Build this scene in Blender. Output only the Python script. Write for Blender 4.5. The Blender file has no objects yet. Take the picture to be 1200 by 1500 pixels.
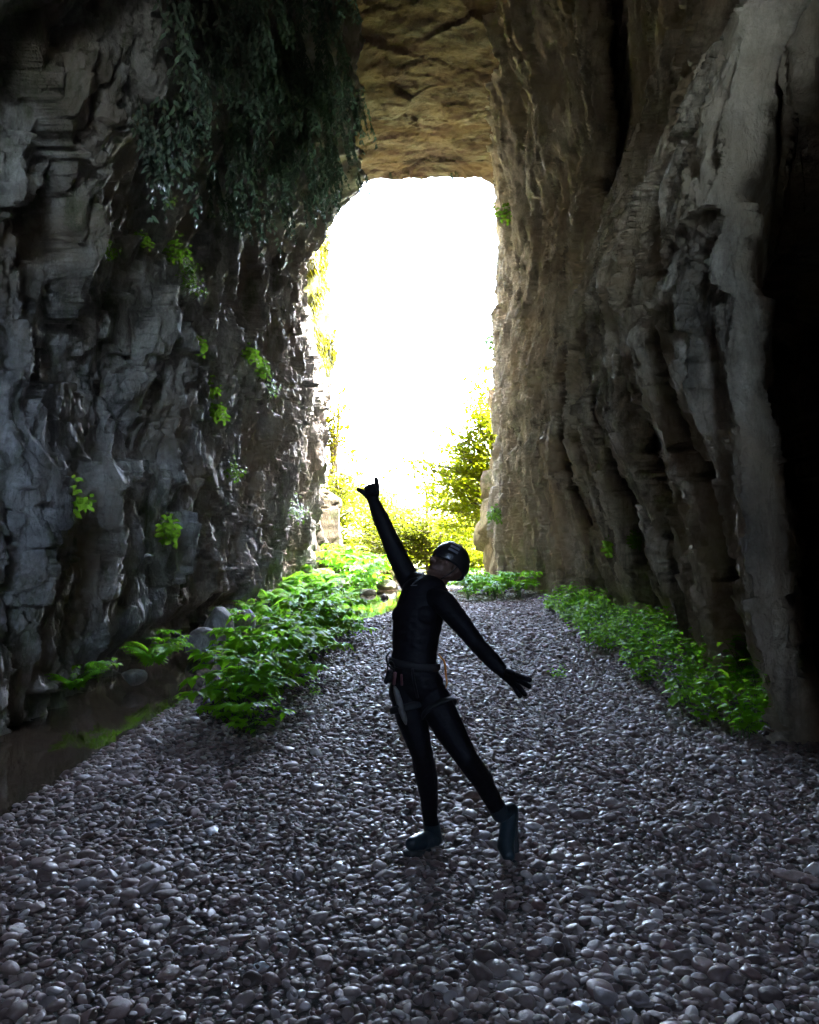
import bpy, bmesh, math, random
import numpy as np
from mathutils import Vector, Matrix

random.seed(7)
RNG = np.random.default_rng(11)
sc = bpy.context.scene
COL = sc.collection

# ------------------------------------------------------------------ camera
CAM_H, F, PITCH = 1.6, 1200.0, math.atan(35 / 1200)
cd = bpy.data.cameras.new('camera')
cam = bpy.data.objects.new('camera', cd)
COL.objects.link(cam)
cam.location = (0, 0, CAM_H)
cam.rotation_euler = (math.pi / 2 + PITCH, 0, 0)
cd.sensor_fit = 'VERTICAL'
cd.sensor_height = 36.0
cd.lens = 28.8
cd.clip_start = 0.05
cd.clip_end = 2000
sc.camera = cam

# ------------------------------------------------------------------ light
SUN_EL, SUN_AZ = math.radians(52), math.radians(22)     # azimuth measured from +X towards +Y
sun_vec = Vector((math.cos(SUN_EL) * math.cos(SUN_AZ), math.cos(SUN_EL) * math.sin(SUN_AZ), math.sin(SUN_EL)))
w = bpy.data.worlds.new('World')
sc.world = w
w.use_nodes = True
nt = w.node_tree
bg = nt.nodes['Background']
sky = nt.nodes.new('ShaderNodeTexSky')
sky.sky_type = 'NISHITA'
sky.sun_disc = False
sky.sun_elevation = SUN_EL
sky.sun_rotation = math.atan2(sun_vec.x, sun_vec.y)
sky.dust_density = 4.0
sky.ozone_density = .4
nt.links.new(sky.outputs[0], bg.inputs[0])
bg.inputs[1].default_value = 0.15
sl = bpy.data.lights.new('sun', 'SUN')
sl.energy = 2.0
sl.angle = math.radians(0.5)
sl.color = (1.0, 0.95, 0.86)
so = bpy.data.objects.new('sun', sl)
COL.objects.link(so)
so.rotation_euler = (-sun_vec).to_track_quat('-Z', 'Y').to_euler()
so.location = (20, 30, 40)

# ------------------------------------------------------------------ exposure / render
sc.view_settings.view_transform = 'Standard'
sc.view_settings.look = 'None'
sc.view_settings.exposure = 6.55
sc.view_settings.gamma = 1.0
sc.render.engine = 'CYCLES'
cy = sc.cycles
cy.use_denoising = True
try:
    cy.denoiser = 'OPENIMAGEDENOISE'
    cy.denoising_input_passes = 'RGB_ALBEDO_NORMAL'
except Exception:
    pass
cy.max_bounces = 7
cy.diffuse_bounces = 5
cy.glossy_bounces = 3
cy.transmission_bounces = 4
cy.transparent_max_bounces = 6
cy.sample_clamp_indirect = 4.0
cy.caustics_reflective = False
cy.caustics_refractive = False


# ------------------------------------------------------------------ helpers
def at(X, Y, d):
    """world point seen at photograph pixel (X, Y) when it stands d metres along the passage"""
    rx, ry = (X - 600) / F, (750 - Y) / F
    dy = math.cos(PITCH) - ry * math.sin(PITCH)
    dz = math.sin(PITCH) + ry * math.cos(PITCH)
    t = d / dy
    return Vector((rx * t, d, CAM_H + dz * t))


def ray(X, Y):
    return (at(X, Y, 1.0) - Vector((0, 0, CAM_H))).normalized()


def make_mesh(name, V, faces, smooth=True, mat_idx=None):
    V = np.asarray(V, dtype=np.float32)
    faces = [np.asarray(f, dtype=np.int32) for f in faces if len(f)]
    me = bpy.data.meshes.new(name)
    me.vertices.add(len(V))
    me.vertices.foreach_set('co', V.ravel())
    tot = np.concatenate([np.full(len(f), f.shape[1], dtype=np.int32) for f in faces])
    loops = np.concatenate([f.ravel() for f in faces])
    start = np.concatenate([[0], np.cumsum(tot)[:-1]]).astype(np.int32)
    me.loops.add(len(loops))
    me.loops.foreach_set('vertex_index', loops)
    me.polygons.add(len(tot))
    me.polygons.foreach_set('loop_start', start)
    me.polygons.foreach_set('loop_total', tot)
    if mat_idx is not None:
        me.polygons.foreach_set('material_index', np.asarray(mat_idx, dtype=np.int32))
    me.update(calc_edges=True)
    me.polygons.foreach_set('use_smooth', np.full(len(tot), bool(smooth)))
    return me


def link(name, me, mats, parent=None):
    o = bpy.data.objects.new(name, me)
    COL.objects.link(o)
    if not isinstance(mats, (list, tuple)):
        mats = [mats]
    if me is not None:
        for m in mats:
            me.materials.append(m)
    if parent is not None:
        o.parent = parent
    return o


def tag(o, label=None, cat=None, group=None, kind=None):
    if label: o['label'] = label
    if cat: o['category'] = cat
    if group: o['group'] = group
    if kind: o['kind'] = kind
    return o


def empty(name, loc, rz=0.0):
    o = bpy.data.objects.new(name, None)
    COL.objects.link(o)
    o.location = loc
    o.rotation_euler = (0, 0, rz)
    o.empty_display_size = 0.1
    return o


def copy_thing(root):
    r = root.copy()
    COL.objects.link(r)
    for ch in list(root.children):
        c = ch.copy()
        COL.objects.link(c)
        c.parent = r
    return r


class MB:
    """collects faces for one mesh"""
    def __init__(self):
        self.v, self.f3, self.f4, self.n = [], [], [], 0

    def add(self, V, f3=None, f4=None):
        V = np.asarray(V, dtype=np.float64).reshape(-1, 3)
        if f3 is not None and len(f3): self.f3.append(np.asarray(f3) + self.n)
        if f4 is not None and len(f4): self.f4.append(np.asarray(f4) + self.n)
        self.v.append(V)
        self.n += len(V)

    def mesh(self, name, smooth=True):
        fs = []
        if self.f4: fs.append(np.concatenate(self.f4))
        if self.f3: fs.append(np.concatenate(self.f3))
        return make_mesh(name, np.concatenate(self.v), fs, smooth)

    def tube(self, pts, radii, sides=7, cap=True, flat=None):
        P = np.array([tuple(p) for p in pts], dtype=float)
        n = len(P)
        if np.isscalar(radii): radii = [radii] * n
        T = np.gradient(P, axis=0)
        T /= np.linalg.norm(T, axis=1, keepdims=True) + 1e-9
        ref = np.array([0, 0, 1.0]) if abs(T[0][2]) < 0.9 else np.array([1.0, 0, 0])
        V = []
        u = np.cross(T[0], ref); u /= np.linalg.norm(u)
        for i in range(n):
            u = u - T[i] * np.dot(u, T[i]); u /= np.linalg.norm(u) + 1e-9
            v = np.cross(T[i], u)
            a = np.linspace(0, 2 * math.pi, sides, endpoint=False)
            fl = 1.0 if flat is None else flat
            V.append(P[i] + radii[i] * (np.cos(a)[:, None] * u + fl * np.sin(a)[:, None] * v))
        V = np.concatenate(V)
        f4 = []
        for i in range(n - 1):
            for k in range(sides):
                a0, a1 = i * sides + k, i * sides + (k + 1) % sides
                f4.append((a0, a1, a1 + sides, a0 + sides))
        f3 = []
        if cap:
            c0, c1 = len(V), len(V) + 1
            V = np.concatenate([V, P[:1] - T[:1] * radii[0] * .4, P[-1:] + T[-1:] * radii[-1] * .4])
            for k in range(sides):
                f3.append((c0, (k + 1) % sides, k))
                f3.append((c1, (n - 1) * sides + k, (n - 1) * sides + (k + 1) % sides))
        self.add(V, f3, f4)


def ico(sub):
    bm = bmesh.new()
    bmesh.ops.create_icosphere(bm, subdivisions=sub, radius=1.0)
    V = np.array([v.co[:] for v in bm.verts])
    bm.faces.ensure_lookup_table()
    Fc = np.array([[v.index for v in f.verts] for f in bm.faces])
    bm.free()
    return V, Fc


ICO = {k: ico(k) for k in (1, 2, 3, 4)}


# ------------------------------------------------------------------ numpy noise
def _hash(ix, iy, iz, seed):
    h = (ix.astype(np.int64) * 374761393 + iy.astype(np.int64) * 668265263 + iz.astype(np.int64) * 2147483647 + seed * 974634777) & 0xFFFFFFFF
    h = ((h ^ (h >> 13)) * 1274126177) & 0xFFFFFFFF
    h = ((h ^ (h >> 15)) * 2246822519) & 0xFFFFFFFF
    return (h ^ (h >> 16)) & 0xFFFFFFFF


def _h01(h): return h.astype(np.float32) / 4294967296.0


def perlin(x, y, z, seed=0):
    ix, iy, iz = np.floor(x), np.floor(y), np.floor(z)
    fx, fy, fz = x - ix, y - iy, z - iz
    ux, uy, uz = [f * f * f * (f * (f * 6 - 15) + 10) for f in (fx, fy, fz)]
    out = 0
    for a in (0, 1):
        wx = ux if a else 1 - ux
        for b in (0, 1):
            wy = uy if b else 1 - uy
            for c in (0, 1):
                wz = uz if c else 1 - uz
                h = _hash(ix + a, iy + b, iz + c, seed)
                gx = ((h & 1023).astype(np.float32) / 511.5 - 1)
                gy = (((h >> 10) & 1023).astype(np.float32) / 511.5 - 1)
                gz = (((h >> 20) & 1023).astype(np.float32) / 511.5 - 1)
                out = out + wx * wy * wz * (gx * (fx - a) + gy * (fy - b) + gz * (fz - c))
    return out * 1.2


def fbm(x, y, z, oct=4, seed=0, gain=.5):
    s, a, t = 0, 1.0, 0
    for o in range(oct):
        s = s + a * perlin(x * 2 ** o, y * 2 ** o, z * 2 ** o, seed + o)
        t += a
        a *= gain
    return s / t


def ridged(x, y, z, oct=4, seed=0):
    s, a, t = 0, 1.0, 0
    for o in range(oct):
        n = 1 - np.abs(perlin(x * 2 ** o, y * 2 ** o, z * 2 ** o, seed + o)) * 2
        s = s + a * n
        t += a
        a *= .5
    return s / t


def planes(x, y, z, seed=0, slope=.5):
    """broken-rock facets: every Worley cell is a tilted plane; returns (offset, edge distance)"""
    ix, iy, iz = np.floor(x), np.floor(y), np.floor(z)
    b1 = np.full(x.shape, 1e9, np.float32); b2 = b1.copy()
    val = np.zeros(x.shape, np.float32)
    for a in (-1, 0, 1):
        for b in (-1, 0, 1):
            for c in (-1, 0, 1):
                h = _hash(ix + a, iy + b, iz + c, seed)
                jx = (h & 1023).astype(np.float32) / 1023
                jy = ((h >> 10) & 1023).astype(np.float32) / 1023
                jz = ((h >> 20) & 1023).astype(np.float32) / 1023
                dx, dy, dz = x - ix - a - jx, y - iy - b - jy, z - iz - c - jz
                d = dx * dx + dy * dy + dz * dz
                h2 = _hash(ix + a, iy + b, iz + c, seed + 77)
                off = _h01(h2) - .5
                gx = ((h2 & 255).astype(np.float32) / 127.5 - 1) * slope
                gy = (((h2 >> 8) & 255).astype(np.float32) / 127.5 - 1) * slope
                gz = (((h2 >> 16) & 255).astype(np.float32) / 127.5 - 1) * slope
                v = off + gx * dx + gy * dy + gz * dz
                m = d < b1
                b2 = np.where(m, b1, np.minimum(b2, d))
                val = np.where(m, v, val)
                b1 = np.where(m, d, b1)
    return val, np.sqrt(b2) - np.sqrt(b1)


def strata(s, u, w, ln, seed, slope=.5):
    """long broken planks: layers of uneven width across s, split into blocks along u; sharp steps between them"""
    z0 = np.zeros_like(s)
    q = s / w + .45 * np.sin(s / w * 2.1 + seed)
    i = np.floor(q)
    f = q - i
    h1 = _h01(_hash(i, z0, z0, seed))
    b = u / (ln * (.6 + .8 * h1)) + h1 * 17
    j = np.floor(b)
    h = _hash(i, j, z0, seed + 1)
    off = _h01(h) - .5
    g1 = ((h & 255).astype(np.float32) / 127.5 - 1) * slope
    g2 = (((h >> 8) & 255).astype(np.float32) / 127.5 - 1) * slope
    return (off + g1 * (f - .5) + g2 * (b - j - .5)), np.minimum(f, 1 - f) * w


def sstep(a, b, x):
    t = np.clip((x - a) / (b - a), 0, 1)
    return t * t * (3 - 2 * t)


def grid_mesh(name, X, Y, Z, flip=False, hole=None):
    n, m = X.shape
    V = np.stack([X, Y, Z], -1).reshape(-1, 3)
    i = (np.arange(n - 1)[:, None] * m + np.arange(m - 1)[None, :]).ravel()
    Fq = np.stack([i, i + 1, i + m + 1, i + m], -1)
    if hole is not None: Fq = Fq[~hole[:-1, :-1].ravel()]
    if flip: Fq = Fq[:, ::-1]
    return make_mesh(name, V, [Fq])


def interp2(ds, zs, tab, D, Z):
    """bilinear table lookup; tab[len(ds)][len(zs)]"""
    tab = np.asarray(tab, float)
    di = np.clip(np.searchsorted(ds, D) - 1, 0, len(ds) - 2)
    zi = np.clip(np.searchsorted(zs, Z) - 1, 0, len(zs) - 2)
    ds, zs = np.asarray(ds, float), np.asarray(zs, float)
    td = np.clip((D - ds[di]) / (ds[di + 1] - ds[di]), 0, 1)
    tz = np.clip((Z - zs[zi]) / (zs[zi + 1] - zs[zi]), 0, 1)
    tz = tz * tz * (3 - 2 * tz) * .5 + tz * .5
    return (tab[di, zi] * (1 - td) * (1 - tz) + tab[di + 1, zi] * td * (1 - tz) + tab[di, zi + 1] * (1 - td) * tz + tab[di + 1, zi + 1] * td * tz)


# ------------------------------------------------------------------ materials
def new_mat(name):
    m = bpy.data.materials.new(name)
    m.use_nodes = True
    t = m.node_tree
    return m, t, t.nodes['Principled BSDF']


def N(t, kind, **kw):
    n = t.nodes.new(kind)
    for k, v in kw.items():
        if k.startswith('_'):
            setattr(n, k[1:], v)
        else:
            n.inputs[k].default_value = v
    return n


def coords(t, scale):
    tc = t.nodes.new('ShaderNodeTexCoord')
    mp = t.nodes.new('ShaderNodeMapping')
    mp.inputs['Scale'].default_value = scale
    t.links.new(tc.outputs['Object'], mp.inputs['Vector'])
    return mp.outputs[0]


def noise(t, scale_vec, scale, detail=6, rough=.6, dist=0.0):
    n = t.nodes.new('ShaderNodeTexNoise')
    n.inputs['Scale'].default_value = scale
    n.inputs['Detail'].default_value = detail
    n.inputs['Roughness'].default_value = rough
    n.inputs['Distortion'].default_value = dist
    t.links.new(coords(t, scale_vec), n.inputs['Vector'])
    return n.outputs['Fac']


def ramp(t, fac, stops):
    r = t.nodes.new('ShaderNodeValToRGB')
    e = r.color_ramp.elements
    while len(e) < len(stops): e.new(.5)
    for i, (p, c) in enumerate(stops):
        e[i].position = p
        e[i].color = (*c, 1) if len(c) == 3 else c
    t.links.new(fac, r.inputs[0])
    return r.outputs[0]


def mix(t, a, b, fac, mode='MIX'):
    n = t.nodes.new('ShaderNodeMix')
    n.data_type = 'RGBA'
    n.blend_type = mode
    for sock, val in ((n.inputs[0], fac), (n.inputs[6], a), (n.inputs[7], b)):
        if hasattr(val, 'is_linked') or isinstance(val, bpy.types.NodeSocket):
            t.links.new(val, sock)
        elif isinstance(val, (int, float)):
            sock.default_value = val
        else:
            sock.default_value = (*val, 1)
    return n.outputs[2]


def bump(t, bsdf, parts):
    prev = None
    for h, strength, dist in parts:
        b = t.nodes.new('ShaderNodeBump')
        b.inputs['Strength'].default_value = strength
        b.inputs['Distance'].default_value = dist
        t.links.new(h, b.inputs['Height'])
        if prev is not None: t.links.new(prev, b.inputs['Normal'])
        prev = b.outputs[0]
    t.links.new(prev, bsdf.inputs['Normal'])


def rock_mat(name, dark, mid, light, tint=None, moss=None, streak=(2.2, 2.2, .3), rough=.86, stain_shade=.55):
    m, t, b = new_mat(name)
    c = ramp(t, noise(t, (1, 1, 1), .9, 8, .65, .6), [(.3, dark), (.5, mid), (.72, light)])
    s = ramp(t, noise(t, streak, 1.0, 6, .6, .3), [(.40, (stain_shade,) * 3), (.53, (1.08,) * 3)])
    c = mix(t, c, s, .9, 'MULTIPLY')
    sp = ramp(t, noise(t, (1, 1, 1), 22, 6, .75), [(.34, (.72, .72, .72)), (.62, (1.15, 1.15, 1.15))])
    c = mix(t, c, sp, .7, 'MULTIPLY')
    # fine joints and cracks
    vo = t.nodes.new('ShaderNodeTexVoronoi'); vo.feature = 'DISTANCE_TO_EDGE'; vo.inputs['Scale'].default_value = 1.0
    cs = coords(t, (2.6, 2.6, .8))
    dn = t.nodes.new('ShaderNodeTexNoise'); dn.inputs['Scale'].default_value = 1.6; dn.inputs['Detail'].default_value = 5
    t.links.new(cs, dn.inputs['Vector'])
    dm = t.nodes.new('ShaderNodeVectorMath'); dm.operation = 'MULTIPLY_ADD'; dm.inputs[1].default_value = (1.1, 1.1, 1.1)
    t.links.new(dn.outputs['Color'], dm.inputs[0]); t.links.new(cs, dm.inputs[2])
    t.links.new(dm.outputs[0], vo.inputs['Vector'])
    crack = ramp(t, vo.outputs['Distance'], [(.0, (.25,) * 3), (.035, (1,) * 3)])
    c = mix(t, c, crack, .22, 'MULTIPLY')
    # pale and dark patches with broken edges
    pt = ramp(t, noise(t, (1, 1, .6), 2.8, 10, .75, 1.2), [(.42, (.72,) * 3), (.5, (1,) * 3), (.6, (1.22,) * 3)])
    c = mix(t, c, pt, .8, 'MULTIPLY')
    if tint:
        f = ramp(t, noise(t, (1, 1, 1), .45, 5, .6, .8), [(.46, (0, 0, 0)), (.66, (1, 1, 1))])
        c = mix(t, c, tint, f)
    if moss:
        f = ramp(t, noise(t, (1, 1, .5), 1.6, 8, .7, .4), [(.54, (0, 0, 0)), (.66, (.8, .8, .8))])
        c = mix(t, c, moss, f)
    t.links.new(c, b.inputs['Base Color'])
    rr = ramp(t, noise(t, (1, 1, .6), 1.3, 5, .6), [(.35, (rough - .22,) * 3), (.65, (rough + .1,) * 3)])
    t.links.new(rr, b.inputs['Roughness'])
    b.inputs['Specular IOR Level'].default_value = .22
    bump(t, b, [(crack, .4, .02), (noise(t, (1, 1, .55), 7, 10, .72, .5), 1.0, .075), (noise(t, (1, 1, 1), 42, 8, .7), .7, .010)])
    return m


M_ROCK_L = rock_mat('limestone_grey', (.16, .162, .165), (.30, .295, .29), (.44, .43, .415), tint=(.25, .21, .17), moss=(.10, .11, .065), streak=(2.6, 2.6, .4), stain_shade=.42)
M_ROCK_R = rock_mat('limestone_buff', (.28, .235, .18), (.45, .385, .30), (.60, .53, .43), tint=(.40, .31, .21), streak=(1.9, 1.9, .22), stain_shade=.42)  # stain streaks, deepened to stand in for shade between the ribs
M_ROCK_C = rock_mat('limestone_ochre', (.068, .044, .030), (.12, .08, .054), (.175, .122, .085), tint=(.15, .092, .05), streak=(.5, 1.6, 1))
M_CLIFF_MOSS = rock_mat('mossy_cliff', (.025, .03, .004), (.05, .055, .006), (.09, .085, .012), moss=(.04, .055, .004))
M_CLIFF_SHADE = rock_mat('shaded_brown_cliff', (.022, .017, .011), (.045, .035, .023), (.075, .06, .04), moss=(.03, .04, .008))  # outcrop rock with its shade put into the dark base colour
M_ROCK_OUT = rock_mat('limestone_weathered', (.18, .14, .09), (.30, .24, .16), (.42, .36, .25), moss=(.09, .11, .03))


def leaf_mat(name, c1, c2, trans, tfac=.45, rough=.45, var=9.0, spec=.4):
    m, t, b = new_mat(name)
    g = t.nodes.new('ShaderNodeNewGeometry')
    oi = t.nodes.new('ShaderNodeObjectInfo')
    ad = t.nodes.new('ShaderNodeMath'); ad.operation = 'ADD'
    t.links.new(g.outputs['Random Per Island'], ad.inputs[0])
    t.links.new(oi.outputs['Random'], ad.inputs[1])
    fr = t.nodes.new('ShaderNodeMath'); fr.operation = 'FRACT'
    t.links.new(ad.outputs[0], fr.inputs[0])
    c = ramp(t, fr.outputs[0], [(0, c1), (1, c2)])
    c = mix(t, c, ramp(t, noise(t, (1, 1, 1), var * 4, 3), [(.3, (.75,) * 3), (.7, (1.2,) * 3)]), .6, 'MULTIPLY')
    t.links.new(c, b.inputs['Base Color'])
    b.inputs['Roughness'].default_value = rough
    b.inputs['Specular IOR Level'].default_value = spec
    tr = t.nodes.new('ShaderNodeBsdfTranslucent')
    tr.inputs[0].default_value = (*trans, 1)
    ms = t.nodes.new('ShaderNodeMixShader')
    ms.inputs[0].default_value = tfac
    out = t.nodes['Material Output']
    t.links.new(b.outputs[0], ms.inputs[1])
    t.links.new(tr.outputs[0], ms.inputs[2])
    t.links.new(ms.outputs[0], out.inputs[0])
    return m


M_LEAF = leaf_mat('herb_leaf', (.07, .19, .008), (.13, .32, .012), (.28, .62, .02), .58, spec=.16)
M_LEAF_R = leaf_mat('broad_herb_leaf', (.06, .18, .008), (.12, .31, .012), (.27, .60, .02), .58, spec=.16)
M_LEAF_WALL = leaf_mat('wall_herb_leaf', (.06, .14, .01), (.11, .21, .02), (.16, .32, .02), .5)
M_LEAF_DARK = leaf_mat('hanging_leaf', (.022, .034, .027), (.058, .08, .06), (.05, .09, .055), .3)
M_LEAF_TREE = leaf_mat('tree_leaf', (.032, .042, .002), (.052, .064, .003), (.085, .105, .003), .5, var=3, spec=.05)
M_LEAF_TREE_G = leaf_mat('tree_leaf_green', (.055, .072, .002), (.095, .115, .003), (.25, .30, .005), .5, var=3, spec=.05)
M_LEAF_IVY = leaf_mat('ivy_leaf', (.045, .045, .002), (.085, .078, .003), (.11, .105, .003), .35, var=3, spec=.05)


def simple(name, col, rough=.5, spec=.5, metal=0.0, bumpy=None, colvar=None):
    m, t, b = new_mat(name)
    b.inputs['Roughness'].default_value = rough
    b.inputs['Specular IOR Level'].default_value = spec
    b.inputs['Metallic'].default_value = metal
    s, d = bumpy or (60, .002)
    n = noise(t, (1, 1, 1), s, 5, .6)
    v = colvar or .25
    c = ramp(t, noise(t, (1, 1, 1), s * .3, 4, .6), [(.3, tuple(x * (1 - v) for x in col)), (.7, tuple(min(1, x * (1 + v)) for x in col))])
    t.links.new(c, b.inputs['Base Color'])
    bump(t, b, [(n, .5, d)])
    return m


M_STEM = simple('green_stem', (.07, .12, .03), .6)
M_BARK = simple('bark', (.06, .045, .03), .85, bumpy=(18, .02))

# pebbles
m, t, b = new_mat('river_pebble')
g = t.nodes.new('ShaderNodeNewGeometry')
c = ramp(t, g.outputs['Random Per Island'], [(0, (.064, .046, .042)), (.2, (.158, .113, .10)), (.4, (.22, .174, .16)), (.55, (.155, .096, .084)), (.72, (.26, .21, .19)), (.9, (.165, .14, .138)), (1, (.46, .41, .38))])
t.nodes[-1].color_ramp.interpolation = 'LINEAR'
c = mix(t, c, ramp(t, noise(t, (1, 1, 1), 30, 6, .7), [(.3, (.7,) * 3), (.7, (1.15,) * 3)]), .7, 'MULTIPLY')
t.links.new(c, b.inputs['Base Color'])
mr = t.nodes.new('ShaderNodeMath'); mr.operation = 'MULTIPLY'; mr.inputs[1].default_value = 7.31
t.links.new(g.outputs['Random Per Island'], mr.inputs[0])
fr = t.nodes.new('ShaderNodeMath'); fr.operation = 'FRACT'
t.links.new(mr.outputs[0], fr.inputs[0])
t.links.new(ramp(t, fr.outputs[0], [(0, (.36,) * 3), (.3, (.58,) * 3), (1, (.72,) * 3)]), b.inputs['Roughness'])
b.inputs['Specular IOR Level'].default_value = .24
bump(t, b, [(noise(t, (1, 1, 1), 55, 6, .65), .35, .004)])
M_PEBBLE = m


def stone_mat(name, c1, c2, rough=.5):
    m, t, b = new_mat(name)
    c = ramp(t, noise(t, (1, 1, 1), 14, 8, .7, .4), [(.3, c1), (.7, c2)])
    t.links.new(c, b.inputs['Base Color'])
    b.inputs['Roughness'].default_value = rough
    bump(t, b, [(noise(t, (1, 1, 1), 30, 8, .7), .5, .008)])
    return m


M_ST_RED = stone_mat('reddish_stone', (.14, .09, .075), (.27, .18, .15))
M_ST_DARK = stone_mat('dark_stone', (.05, .045, .045), (.13, .12, .12))
M_ST_PALE = stone_mat('pale_stone', (.34, .35, .37), (.55, .56, .58), .35)
M_ST_MOSS = stone_mat('mossy_stone', (.06, .07, .03), (.20, .19, .14), .7)

# ground under the pebbles
m, t, b = new_mat('gravel_bed')
c = ramp(t, noise(t, (1, 1, 1), 28, 8, .7), [(.3, (.03, .027, .022)), (.7, (.10, .09, .075))])
# open ground beyond the passage is grassy
sx = t.nodes.new('ShaderNodeSeparateXYZ')
tc = t.nodes.new('ShaderNodeTexCoord')
t.links.new(tc.outputs['Object'], sx.inputs[0])
mrn = t.nodes.new('ShaderNodeMapRange')
mrn.inputs[1].default_value = 27; mrn.inputs[2].default_value = 33
t.links.new(sx.outputs['Y'], mrn.inputs[0])
grass = ramp(t, noise(t, (1, 1, 1), 3, 8, .7), [(.3, (.09, .11, .03)), (.7, (.22, .22, .08))])
t.links.new(mix(t, c, grass, mrn.outputs[0]), b.inputs['Base Color'])
b.inputs['Roughness'].default_value = .8
bump(t, b, [(noise(t, (1, 1, 1), 30, 8, .7), .9, .03)])
M_BED = m

m, t, b = new_mat('stream_water')
c = ramp(t, noise(t, (1, .4, 1), 2.2, 6, .6, .5), [(.35, (.028, .020, .013)), (.7, (.055, .041, .028))])
t.links.new(c, b.inputs['Base Color'])
b.inputs['Roughness'].default_value = .03
b.inputs['IOR'].default_value = 1.33
bump(t, b, [(noise(t, (1, .6, 1), 5, 3, .5, .3), .06, .03), (noise(t, (1, .6, 1), 24, 3, .5, .2), .05, .006)])
M_WATER = m

# ------------------------------------------------------------------ ground
ED_D = [-20, 2, 3, 4.66, 7, 9, 13, 16, 18.2, 20, 22, 25, 30, 45, 60]
ED_X = [-2.6, -2.6, -2.5, -2.30, -2.15, -2.08, -1.9, -.8, -.2, .12, .4, .7, 1.0, .2, -.5]   # right bank of the stream
LB_D = [-20, 15, 18, 20, 24, 30, 45, 60]
LB_X = [-5.5, -4.6, -3.6, -2.7, -2.0, -1.6, -2.2, -3]        # left bank
WATER_Z = -.07


def bank_x(y):
    y = np.asarray(y, float)
    return np.interp(y, ED_D, ED_X) + .16 * fbm(y * .9, y * 0, y * 0, 3, 15) + .07 * fbm(y * 3.5, y * 0, y * 0, 3, 16)


def ground_z(x, y):
    x = np.asarray(x, float); y = np.asarray(y, float)
    e = bank_x(y)
    l = np.interp(y, LB_D, LB_X)
    dr, dl = x - e, l - x
    z = .025 * fbm(x * .8, y * .8, x * 0, 3, 5)
    # bank profile towards the stream
    bank = np.where(dr > 0, -.05 * np.exp(-dr / .35), -.05 - .3 * sstep(0, .8, -dr))
    lbank = np.where(dl > 0, .55 * sstep(0, 1.3, dl), 0)
    inside = (dr < 0)
    z = z + np.where(inside & (dl < 0), bank, np.where(dr >= 0, bank, lbank - .06))
    # low soil mound of the planted strip and the right-hand verge
    z = z + .10 * np.exp(-((x - (e + .55)) / .45) ** 2) * sstep(6, 7.5, y) * (1 - sstep(14, 17, y))
    z = z + .14 * sstep(2.2, 3.4, x) * sstep(5, 8, y)
    # gorge outside and hill
    z = z + sstep(40, 160, y) * 9 + sstep(160, 420, y) * 6 + 3.5 * sstep(5, 16, np.abs(x)) * sstep(27, 36, y)
    return z


ys = np.concatenate([np.arange(-12, 2, .5), np.arange(2, 12, .06), np.arange(12, 32, .14), np.geomspace(32, 900, 90)])
xs = np.concatenate([-np.geomspace(500, 6, 40), np.arange(-5.9, 5.9, .06), np.geomspace(6, 500, 40)])
GX, GY = np.meshgrid(xs, ys)
GZ = ground_z(GX, GY)
link('river_bed', grid_mesh('river_bed', GX, GY, GZ), M_BED)['kind'] = 'structure'

# stream
wy = np.concatenate([np.arange(-6, 26, .25), np.arange(26, 46, .8)])
e = np.interp(wy, ED_D, ED_X) + .45
l = np.interp(wy, LB_D, LB_X) - .6
uu = np.linspace(0, 1, 14)
WX = l[:, None] * (1 - uu) + e[:, None] * uu
WY = np.repeat(wy[:, None], 14, 1)
link('stream', grid_mesh('stream', WX, WY, WX * 0 + WATER_Z), M_WATER)['kind'] = 'structure'

# ------------------------------------------------------------------ cave walls
LD = [-12, 5, 8, 12, 16, 20, 23, 25.5, 26.6, 28, 30]
LZ = [-1, 0, 2, 5, 6.5, 8, 9.5, 10.5, 11.5, 12.5, 14, 17]
LT = [[-4.2, -4.0, -3.9, -3.6, -3.2, -2.6, -1.9, -1.4, -1.2, -1.5, -2, -3],
      [-3.7, -3.8, -3.9, -3.7, -3.3, -2.7, -2.0, -1.5, -1.4, -2.0, -3, -4],
      [-3.55, -3.75, -3.85, -3.7, -3.2, -2.7, -2.0, -1.5, -1.5, -2.5, -4, -5],
      [-3.55, -3.8, -3.85, -3.6, -3.3, -2.8, -2.2, -1.6, -1.6, -2.4, -4, -5],
      [-3.45, -3.75, -3.65, -3.5, -3.4, -3.1, -2.3, -1.35, -1.4, -2.2, -4, -5],
      [-3.35, -3.65, -3.5, -3.4, -3.4, -3.3, -2.5, -1.35, -1.6, -2.4, -4, -5],
      [-3.15, -3.25, -3.15, -3.15, -3.15, -3.3, -3.2, -2.3, -1.75, -1.75, -3, -5],
      [-2.95, -3.0, -3.0, -2.95, -2.95, -3.1, -3.5, -3.4, -2.9, -1.6, -2.2, -4],
      [-3.2, -3.2, -3.2, -3.1, -3.1, -3.2, -3.7, -3.6, -3.2, -2.5, -2.8, -4.5],
      [-7] * 12, [-22] * 12]
_lz = LZ[:7] + [10.0, 10.35] + LZ[8:]
LT = [list(np.interp(_lz, LZ, r_)) for r_ in LT]
LZ = _lz
for i_, (a_, b_) in {4: (-2.25, -1.5), 5: (-2.4, -1.5), 6: (-2.95, -2.45)}.items():
    LT[i_][7], LT[i_][8] = a_, b_
RD = [-12, 3, 6.4, 8, 10, 12.5, 18, 22, 25, 26.4, 28, 30]
RZ = [-1, 0, 1.5, 3.5, 5, 7, 9, 11, 12.5, 14, 17]
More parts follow.
